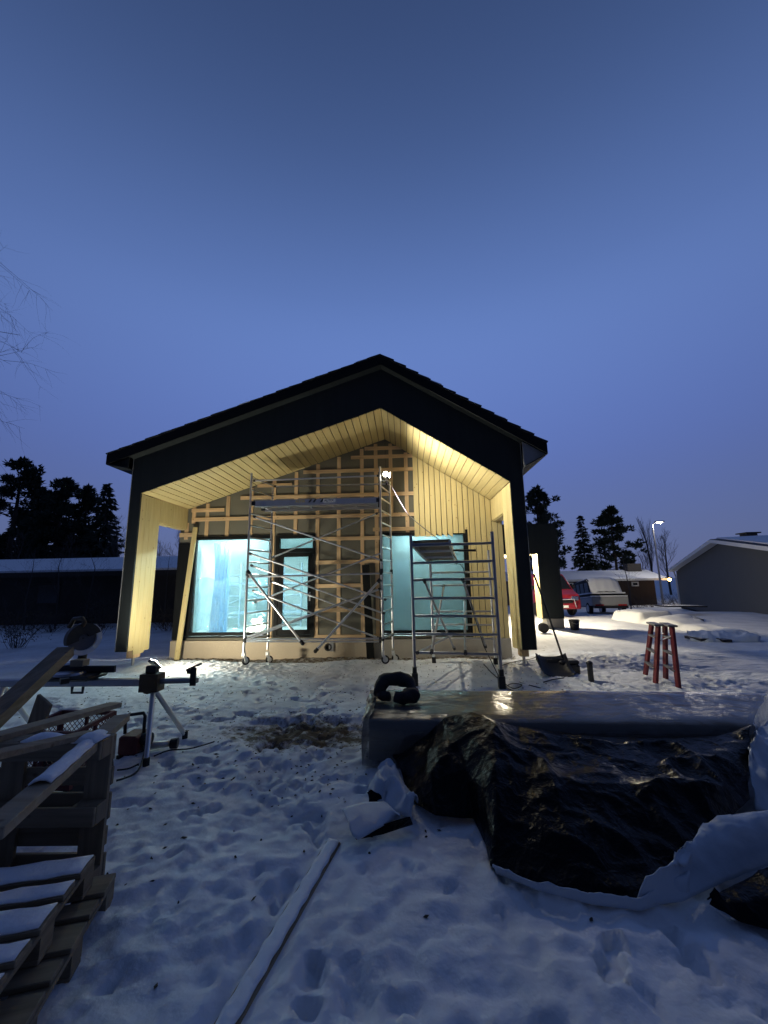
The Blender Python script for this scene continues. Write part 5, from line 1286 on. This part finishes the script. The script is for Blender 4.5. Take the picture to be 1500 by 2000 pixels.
hp = hc+Vector((-0.06, -0.02, 0.15))
build(MB().tube([hp+Vector((-0.10, 0, -0.03)), hp+Vector((-0.05, 0, 0.06)), hp+Vector((0.06, -0.02, 0.07)), hp+Vector((0.10, -0.03, 0.03)), hp+Vector((0.04, 0, -0.05))], 0.022, 8), 'grip', 'saw_orange', MS, smooth=True)
for dy in (-0.04, 0.04): build(MB().tube([(X-0.45, YS+0.1+dy, zb+0.10), (X+0.02, YS+0.1+dy, zb+0.14)], 0.012, 8), 'slide_rod', 'steel', MS)
o = build(MB().box(py(137, 1290, YS).x, py(162, 1290, YS).x, YS+0.0, YS+0.10, zb+0.122, zb+0.19), 'wood_offcut', 'plank_wood', bevel=0.003)
tag(o, 'small pale wood offcut lying on the mitre saw', 'offcut')
# ================================================================== BACKGROUND
def tri_mesh(name, V, material, parent):
    """V: (n,3,3) loose leaf triangles as one mesh"""
    n_ = len(V); me = bpy.data.meshes.new(name)
    me.vertices.add(n_*3); me.vertices.foreach_set('co', V.reshape(-1))
    me.loops.add(n_*3); me.loops.foreach_set('vertex_index', np.arange(n_*3))
    me.polygons.add(n_); me.polygons.foreach_set('loop_start', np.arange(n_)*3)
    me.update(calc_edges=True); me.materials.append(MATS[material])
    o = bpy.data.objects.new(name, me); finish(o, parent, True); return o
def unit(a): return a/np.maximum(1e-9, np.linalg.norm(a, axis=-1, keepdims=True))
def needle_tris(P, D, size, rs):
    n_ = len(P); D = unit(D+rs.normal(0, 0.35, (n_, 3))); S_ = unit(np.cross(D, rs.normal(0, 1, (n_, 3))))
    s_ = size*rs.uniform(0.6, 1.4, (n_, 1))
    return np.stack([P-S_*s_*0.28, P+S_*s_*0.28, P+D*s_], 1)
def tree_thing(name, label, base, h, group):
    return thing(name, label, 'tree', tuple(base), group=group)
def spruce(base, h, r, seed, label, group, size=0.34):
    rs = np.random.RandomState(seed); t = tree_thing('spruce_tree', label, base, h, group)
    build(MB().tube([(0, 0, -0.3), (0, 0, h*0.5), (0, 0, h*0.98)], [0.02*h, 0.011*h, 0.01], 8), 'trunk', 'bark', t, local=True)
    P = []; D = []; lv = int(h*4.6)
    for k in range(lv):
        f = (k+rs.uniform(0, 0.8))/lv; z = h*(0.06+0.94*f); R = r*(1-f)**0.85*rs.uniform(0.88, 1.1)+0.06
        for b_ in range(int(7+6*(1-f))):
            a = rs.uniform(0, 2*math.pi); L = R*rs.uniform(0.6, 1.1); m_ = max(6, int(L*17))
            s_ = rs.uniform(0.08, 1, m_)**0.8
            d = np.array([math.cos(a), math.sin(a), 0])
            pts = d*(L*s_)[:, None]; pts[:, 2] = z-0.32*L*s_**1.3+0.12*L*s_**3
            sd_ = np.array([-d[1], d[0], 0])*rs.normal(0, 0.11, m_)[:, None]*L*(1.1-s_)[:, None]
            P.append(pts+sd_+rs.normal(0, 0.03, (m_, 3))); D.append(np.tile(d+np.array([0, 0, -0.45]), (m_, 1))+sd_*2)
    tri_mesh('crown', needle_tris(np.concatenate(P), np.concatenate(D), size, rs), 'needles', t); return t
def pine(base, h, r, seed, label, group, low=0.35, size=0.30, lean=0.0):
    rs = np.random.RandomState(seed); t = tree_thing('pine_tree', label, base, h, group); mb = MB()
    mb.tube([(0, 0, -0.3), (lean*0.3, 0, h*0.4), (lean*0.7, 0.1, h*0.75), (lean, 0, h*0.97)], [0.018*h, 0.014*h, 0.009*h, 0.02], 8)
    P = []; D = []; nb = int(h*4.6)
    for k in range(nb):
        f = low+(1-low)*((k+rs.uniform(0, 1))/nb); z = h*f
        g_ = (f-low)/(1-low); R = r*(0.55+0.75*math.sin(math.pi*min(1, 0.25+0.62*g_)))*(1-g_**3*0.75)*rs.uniform(0.5, 1.15)
        a = rs.uniform(0, 2*math.pi); d = np.array([math.cos(a), math.sin(a), 0])
        tip = np.array([lean*f, 0, z])+d*R+np.array([0, 0, R*rs.uniform(-0.05, 0.4)])
        mb.tube([(lean*f, 0, z-0.1), tuple((np.array([lean*f, 0, z])+tip)/2+np.array([0, 0, -0.05*R])), tuple(tip)], [0.05, 0.035, 0.012], 4)
        for c in range(rs.randint(2, 5)):
            s_ = rs.uniform(0.45, 1.05); c0 = np.array([lean*f, 0, z])*(1-s_)+tip*s_+rs.normal(0, 0.16*R, 3)*np.array([1, 1, 0.45])
            m_ = rs.randint(40, 70); rr = rs.uniform(0.28, 0.55)*(0.5+0.04*h)
            q = unit(rs.normal(0, 1, (m_, 3)))*rs.uniform(0.3, 1, (m_, 1))**0.6*np.array([rr, rr, rr*0.75])
            P.append(c0+q); D.append(q/rr+d*0.5+np.array([0, 0, 0.5]))
    build(mb, 'trunk', 'bark', t, local=True)
    tri_mesh('crown', needle_tris(np.concatenate(P), np.concatenate(D), size, rs), 'needles', t); return t
def branches(mb, rs, p, d, L, r, depth, spread, upw, droop=0.0, n=3):
    pts = [p]; cur_ = Vector(p); dd = Vector(d).normalized(); seg = 4
    for i in range(seg):
        dd = (dd+Vector(rs.normal(0, 0.12, 3))+Vector((0, 0, upw*0.12-droop*0.25*(i/seg)))).normalized(); cur_ = cur_+dd*(L/seg); pts.append(cur_)
    mb.tube(pts, [r*(1-0.75*i/seg) for i in range(seg+1)], 5 if depth > 2 else 3, False)
    if depth == 0: return
    for k in range(n if depth > 1 else n+2):
        t = rs.uniform(0.3, 1.0); i = min(int(t*seg), seg-1); q = pts[i].lerp(pts[i+1], t*seg-i)
        ax = Vector(rs.normal(0, 1, 3)); side = dd.cross(ax).normalized()
        nd_ = (dd*(1-spread)+side*spread+Vector((0, 0, upw*0.3-droop*0.4))).normalized()
        branches(mb, rs, q, nd_, L*rs.uniform(0.45, 0.72), r*0.5, depth-1, spread, upw, droop, n)
def bare_tree(base, h, seed, label, group, spread=0.45, upw=0.4, droop=0.0, rad=0.018, depth=4, n=4, name='bare_tree', minr=0.0, bark='twigs', low=0.25, blen=0.42):
    rs = np.random.RandomState(seed); t = tree_thing(name, label, base, h, group)
    tr = [Vector((0, 0, -0.3)), Vector((rs.normal(0, 0.02)*h, rs.normal(0, 0.02)*h, h*0.35)), Vector((rs.normal(0, 0.03)*h, rs.normal(0, 0.03)*h, h*0.7)), Vector((rs.normal(0, 0.04)*h, rs.normal(0, 0.03)*h, h))]
    build(MB().tube(tr, [rad*h, rad*h*0.75, rad*h*0.4, rad*h*0.1], 7), 'trunk', bark, t, local=True)
    mb = MB(); nb = int(14+h*1.2)
    for k in range(nb):
        f = low+(0.97-low)*(k/nb); i = min(int(f*3), 2); q = tr[i].lerp(tr[i+1], f*3-i)
        a = rs.uniform(0, 2*math.pi); d = Vector((math.cos(a)*spread*1.3, math.sin(a)*spread*1.3, 1-spread+upw*0.3))
        branches(mb, rs, q, d, h*blen*(1.05-f)*rs.uniform(0.6, 1.1)+0.15, rad*h*0.22*(1.1-f)+minr, depth-2, spread, upw, droop, n)
    build(mb, 'crown', 'twigs', t, local=True, recalc=False); return t
def shrub(base, h, w, seed, label, n=26, leaves=0, r=0.008, material='twigs'):
    rs = np.random.RandomState(seed); t = thing('bare_shrub', label, 'shrub', tuple(base), group='leafless shrubs around the yard'); mb = MB()
    for k in range(n):
        a = rs.uniform(0, 2*math.pi); s_ = rs.uniform(0, 0.9); p = Vector((math.cos(a)*w*0.2*s_, math.sin(a)*w*0.2*s_, -0.05))
        branches(mb, rs, p, Vector((math.cos(a)*w/h*s_, math.sin(a)*w/h*s_, 1)), h*rs.uniform(0.55, 1), r, 2, 0.42, 0.35, 0, 3)
    build(mb, 'stems', material, t, local=True, recalc=False)
    if leaves:
        P = np.stack([rs.normal(0, w*0.25, leaves), rs.normal(0, w*0.25, leaves), rs.uniform(0.1*h, 0.9*h, leaves)], 1)
        tri_mesh('foliage', needle_tris(P, rs.normal(0, 1, (leaves, 3)), 0.06, rs), 'dead_leaves', t)
    return t
def at(px_, py_, Y): 
    p = py(px_, py_, Y); return p
def gbase(px_, Y):
    x = py(px_, 1140, Y).x; return Vector((x, Y, float(macro(np.array(x), np.array(Y)))))
def hgt(px_, py_, Y): return py(px_, py_, Y).z-gbase(px_, Y).z

# left: dark long house with a snowy roof
XA_, XB_, YN = -34.0, -8.2, 17.8
ez, rz_ = py(235, 1115, YN).z, py(240, 1092, YN+5).z
LH = thing('long_house', 'long low dark house with a snow-covered roof behind the left pillar', 'house', (-20, YN, 0))
wl_ = build(MB().box(XA_, XB_-0.6, YN+0.5, YN+9, -0.3, ez-0.02), 'wall', 'house_dark', LH)
rf = build(MB().prism([(YN, ez), (YN+5, rz_), (YN+10, ez), (YN+10, ez-0.14), (YN+5, rz_-0.14), (YN, ez-0.14)], 0, XA_-0.5, XB_), 'roof', 'black_trim', LH)
build(MB().prism([(YN+0.03, ez+0.005), (YN+5, rz_+0.005), (YN+9.97, ez+0.005), (YN+9.97, ez+0.10), (YN+5, rz_+0.12), (YN+0.03, ez+0.10)], 0, XA_-0.45, XB_-0.05), 'roof_snow', 'snow', rf)
build(MB().box(XA_-0.5, XB_, YN-0.025, YN-0.002, ez-0.22, ez-0.01), 'fascia', 'house_dark', rf)
for x in (-27, -23.5, -17.5, -13.0):
    wn = build(MB().box(x, x+1.1, YN+0.46, YN+0.495, 0.9, 1.9), 'window', 'house_brown', LH); build(MB().box(x+0.07, x+1.03, YN+0.445, YN+0.459, 0.97, 1.83), 'pane', 'car_glass', wn)

# middle: brown low house with hipped snowy roof and chimney
YM = 36.0; gm = -0.72
xl, xr_ = py(1010, 1131, YM).x, py(1308, 1131, YM).x; ez, rz_ = py(1200, 1131, YM).z, py(1180, 1114, YM+4).z
MHs = thing('brown_house', 'low brown house with a snowy hipped roof and white eaves behind the cars', 'house', (18, YM, gm))
build(MB().box(xl, xr_-0.9, YM+0.7, YM+8, gm-0.2, ez-0.06), 'wall', 'house_brown', MHs)
xr2 = py(1262, 1114, YM+4).x
rf = build(MB().add([(xl, YM, ez), (xr_, YM, ez), (xr_, YM+8, ez), (xl, YM+8, ez), (xl, YM+4, rz_), (xr2, YM+4, rz_)], [(0, 1, 5, 4), (1, 2, 5), (2, 3, 4, 5), (3, 0, 4), (0, 3, 2, 1)]), 'roof', 'snow', MHs)
build(MB().box(xl, xr_+0.02, YM-0.03, YM-0.004, ez-0.16, ez+0.02), 'fascia', 'white_trim', rf)
cx = py(1234, 1120, YM+3.6).x; build(MB().box(cx-0.55, cx+0.75, YM+3.2, YM+4.0, rz_-0.8, py(1234, 1101, YM+3.6).z), 'chimney', 'brick_dark', rf)
for a, b_ in ((1105, 1126), (1242, 1256)):
    x0, x1 = py(a, 1140, YM).x, py(b_, 1140, YM).x; zt_, zb_ = py(1200, 1137, YM).z, py(1200, 1146, YM).z
    wn = build(MB().box(x0, x1, YM+0.64, YM+0.695, zb_, zt_), 'window', 'white_trim', MHs); build(MB().box(x0+0.12, x1-0.12, YM+0.625, YM+0.639, zb_+0.1, zt_-0.1), 'pane', 'car_glass', wn)
ol = py(1310, 1132, YM-0.6)
OL = build(MB().box(ol.x-0.12, ol.x+0.12, YM-0.65, YM-0.05, ol.z+0.14, ol.z+0.2), 'eave_lamp', 'black_plastic', MHs)
build(MB().ball((ol.x, YM-0.45, ol.z), 0.13, 12, 8), 'diffuser', 'orange_bulb', OL, smooth=True)

# right: grey rendered gable house
A_, B_ = gp(1331, 1189), gp(1500, 1201)
ud = Vector((B_.x-A_.x, B_.y-A_.y, 0)).normalized(); nd2 = Vector((ud.y, -ud.x, 0))
if nd2.x > 0: nd2 = -nd2
def pv(x, y, off=0.0):
    d = ray(x, y); P0 = A_+nd2*off; t = (P0-Vector((0, 0, CAMH))).dot(nd2)/d.dot(nd2); return Vector((0, 0, CAMH))+d*t
uo = lambda p: (p-A_).dot(ud)
OFF = 0.45
ap, ev = pv(1386, 1053, OFF), pv(1304, 1112, OFF)
ua, ze, za_ = uo(ap), ev.z, ap.z; ue = uo(ev); slope = (za_-ze)/(ua-ue); Wg = 2*ua
GH = thing('grey_house', 'grey rendered house gable with white verge boards at the right edge', 'house', tuple(A_))
def P3(u, off, z): return A_+ud*u+nd2*off+Vector((0, 0, z-A_.z))
zeave = lambda u: za_-abs(u-ua)*slope
dep = -12.0
def uprism(poly, o0_, o1_):
    n_ = len(poly); vs = [P3(u, o0_, z) for u, z in poly]+[P3(u, o1_, z) for u, z in poly]
    return MB().add(vs, [tuple(range(n_)), tuple(range(2*n_-1, n_-1, -1))]+[(i, (i+1) % n_, n_+(i+1) % n_, n_+i) for i in range(n_)])
z0_ = A_.z-0.3
build(uprism([(0, z0_), (Wg, z0_-0.05), (Wg, zeave(Wg)-0.22), (ua, za_-0.22), (0, zeave(0)-0.22)], 0, dep), 'wall', 'render_grey', GH)
build(uprism([(0.02, z0_), (Wg, z0_), (Wg, A_.z+0.16), (0.02, A_.z+0.16)], 0.001, 0.012), 'plinth', 'black_trim', GH)
we = Wg-ue
rf = build(uprism([(ue, ze-0.06), (ua, za_-0.06), (we, ze-0.06), (we, ze), (ua, za_), (ue, ze)], OFF-0.02, dep-0.4), 'roof', 'black_trim', GH)
build(uprism([(ue+0.05, ze+0.01), (ua, za_+0.01), (we-0.05, ze+0.01), (we-0.05, ze+0.06), (ua, za_+0.07), (ue+0.05, ze+0.06)], OFF-0.35, dep-0.3), 'roof_snow', 'snow', rf)
for (u0, z0q, u1, z1q) in ((ue, ze, ua, za_), (ua, za_, we, ze)):
    build(uprism([(u0, z0q-0.02), (u1, z1q-0.02), (u1, z1q-0.20), (u0, z0q-0.20)], OFF, OFF-0.025), 'verge_board', 'white_trim', rf)
    build(uprism([(u0, z0q-0.19), (u1, z1q-0.19), (u1, z1q-0.17), (u0, z0q-0.17)], OFF-0.026, 0.001), 'verge_soffit', 'white_trim', rf)
e0 = P3(-0.28, 0.2, zeave(-0.28)-0.28)
build(MB().tube([P3(ue+0.1, 0.1, ze-0.12), P3(ue+0.12, 0.08, ze-0.3), P3(-0.05, 0.06, ze-0.55), P3(-0.02, 0.06, A_.z+0.1)], 0.05, 8), 'downpipe', 'white_trim', GH)
vt = pv(1462, 1046, -4.0)
vv = build(MB().box(vt.x-0.35, vt.x+0.35, vt.y-0.3, vt.y+0.3, vt.z-0.9, vt.z+0.12), 'roof_vent', 'brick_dark', rf)
build(MB().box(vt.x-0.5, vt.x+0.5, vt.y-0.45, vt.y+0.45, vt.z+0.121, vt.z+0.2), 'vent_cap', 'black_trim', vv)

# street lamp
lbz = gbase(1290, 35.0); hd = py(1288, 1021, 34.6)
SLp = thing('street_lamp', 'lit street lamp on a slim pale pole beside the grey house', 'street lamp', tuple(lbz))
tpz = hd.z-0.35
build(MB().tube([lbz+Vector((0, 0, -0.1)), lbz+Vector((0, 0, 1.2)), Vector((lbz.x, lbz.y, tpz))], [0.11, 0.085, 0.055], 10), 'pole', 'steel', SLp)
build(MB().tube([Vector((lbz.x, lbz.y, tpz)), Vector((lbz.x+0.05, lbz.y, tpz+0.25)), hd+Vector((-0.3, 0, 0.1))], 0.04, 8), 'arm', 'steel', SLp)
lh_ = build(MB().box(hd.x-0.35, hd.x+0.38, hd.y-0.14, hd.y+0.14, hd.z+0.05, hd.z+0.16), 'lamp_head', 'steel', SLp, bevel=0.03)
build(MB().ball((hd.x, hd.y, hd.z+0.02), 0.16, 14, 8, (1.2, 0.6, 0.5)), 'lens', 'street_bulb', lh_, smooth=True)

# conifers and bare trees
GRP = 'trees behind the houses'
Yt = 48.0
def pl_tree(fn, px_, top, Y, r, seed, label, **kw):
    return fn(gbase(px_, Y), hgt(px_, top, Y), r, seed, label, GRP, **kw)
pl_tree(pine, 1062, 958, 44, 2.6, 11, 'broad dark pine rising right beside the entrance wing', low=0.18)
pl_tree(spruce, 1147, 1006, Yt, 2.1, 12, 'narrow pointed spruce between the two pines on the right', size=0.30)
pl_tree(pine, 1208, 996, Yt, 1.9, 13, 'open-crowned pine above the brown house roof', low=0.30)
bare_tree(gbase(1272, 55), hgt(1272, 1010, 55), 14, 'columnar leafless poplar behind the street lamp', GRP, spread=0.14, upw=0.9, rad=0.016, depth=4, n=4, minr=0.012, low=0.08)
bare_tree(gbase(1308, 55), hgt(1308, 1034, 55), 15, 'rounded leafless birch right of the street lamp', GRP, spread=0.4, upw=0.5, depth=4, n=4, minr=0.01)
bare_tree(gbase(1180, 55), hgt(1180, 1050, 55), 19, 'thin leafless tree between spruce and open pine', GRP, spread=0.35, upw=0.5, depth=4, n=3, minr=0.01)
bare_tree(gbase(1256, 60), hgt(1256, 1075, 60), 20, 'short leafless tree above the chimney of the brown house', GRP, spread=0.4, upw=0.4, depth=4, n=3, minr=0.01)
bare_tree(gbase(1226, 30), hgt(1226, 1078, 30), 16, 'slender leafless tree in front of the brown house', GRP, spread=0.5, upw=0.5, depth=4, n=3, rad=0.012)
GRP = 'trees left of the house'
pl_tree(pine, 8, 905, 33, 2.4, 21, 'tallest dark pine at the left edge of the picture', low=0.12)
pl_tree(pine, 98, 938, 32, 2.0, 22, 'dark double-topped pine in the middle of the left trees', low=0.10)
pl_tree(pine, 150, 955, 34, 1.9, 27, 'dark pine second from the house among the left trees', low=0.10)
pl_tree(spruce, 190, 945, 31, 2.6, 23, 'dark shaggy conifer nearest the left pillar')
pl_tree(spruce, 52, 960, 36, 2.6, 28, 'dark conifer half hidden between the left pines')
pl_tree(spruce, 125, 985, 37, 2.8, 34, 'lower dark conifer filling the gap right of the double-topped pine')
pl_tree(spruce, 20, 990, 38, 2.8, 35, 'lower dark conifer behind the tallest left pine')
pl_tree(pine, 78, 965, 37, 2.2, 36, 'rear dark pine just left of the double-topped pine', low=0.10)
for px_, top, Y, sd_, lab in ((228, 1010, 28, 24, 'leafless tree just left of the black pillar'), (312, 1055, 30, 25, 'leafless tree seen low through the left porch opening'), (342, 1035, 32, 26, 'dense leafless tree in the right half of the left porch opening'), (30, 1040, 27, 29, 'leafless tree below the tallest left pine'), (130, 1045, 27, 30, 'leafless tree below the double-topped pine')):
    bare_tree(gbase(px_, Y), hgt(px_, top, Y), sd_, lab, GRP, spread=0.42, upw=0.5, depth=4, n=4, minr=0.008, rad=0.012)
for px_, top, sd_, lab in ((60, 1068, 71, 'bare branchy sapling before the left end of the long snowy roof'), (118, 1058, 72, 'bare branchy sapling before the middle of the long snowy roof'), (170, 1062, 73, 'bare branchy sapling before the snowy roof close to the pillar'), (325, 1075, 74, 'bare branchy sapling before the snowy roof in the porch opening')):
    bare_tree(gbase(px_, 16.6), hgt(px_, top, 16.6), sd_, lab, GRP, spread=0.5, upw=0.5, depth=4, n=4, rad=0.010, low=0.12)
# shrubs
for px_, py__, h, w, sd_, lab, lv in ((32, 1262, 1.1, 1.4, 41, 'dark tangled shrub at the left edge behind the saw', 500), (190, 1238, 1.3, 1.0, 42, 'tall dry weeds just left of the black pillar', 500), (330, 1232, 0.9, 1.2, 43, 'low dark bush seen through the left porch opening', 600), (298, 1215, 1.0, 1.3, 44, 'snowy twiggy bush beyond the left pillar', 200), (100, 1232, 0.8, 1.5, 45, 'low twiggy bush before the long dark house', 300)):
    shrub(gp(px_, py__), h, w, sd_, lab, leaves=lv)
for k in range(5):
    px_ = 1215+k*26; bs = gbase(px_, 33.5); shrub(bs, 0.9, 1.6, 50+k, ['twiggy hedge shrub directly behind the snowy car', 'twiggy hedge shrub just right of the snowy car', 'twiggy hedge shrub midway between car and lamp pole', 'twiggy hedge shrub at the lamp pole foot', 'twiggy hedge shrub at the grey house corner'][k], n=20, r=0.012)
# birch standing outside the left edge whose hanging twigs reach into the picture
bt_ = bare_tree(Vector((-14.6, 8.5, 0)), 13.5, 61, 'hanging birch twigs reaching in at the left edge of the sky', None, spread=0.6, upw=0.2, droop=0.9, rad=0.012, depth=5, n=4, name='birch_tree', minr=0.004, bark='birch_bark', low=0.35, blen=0.5)
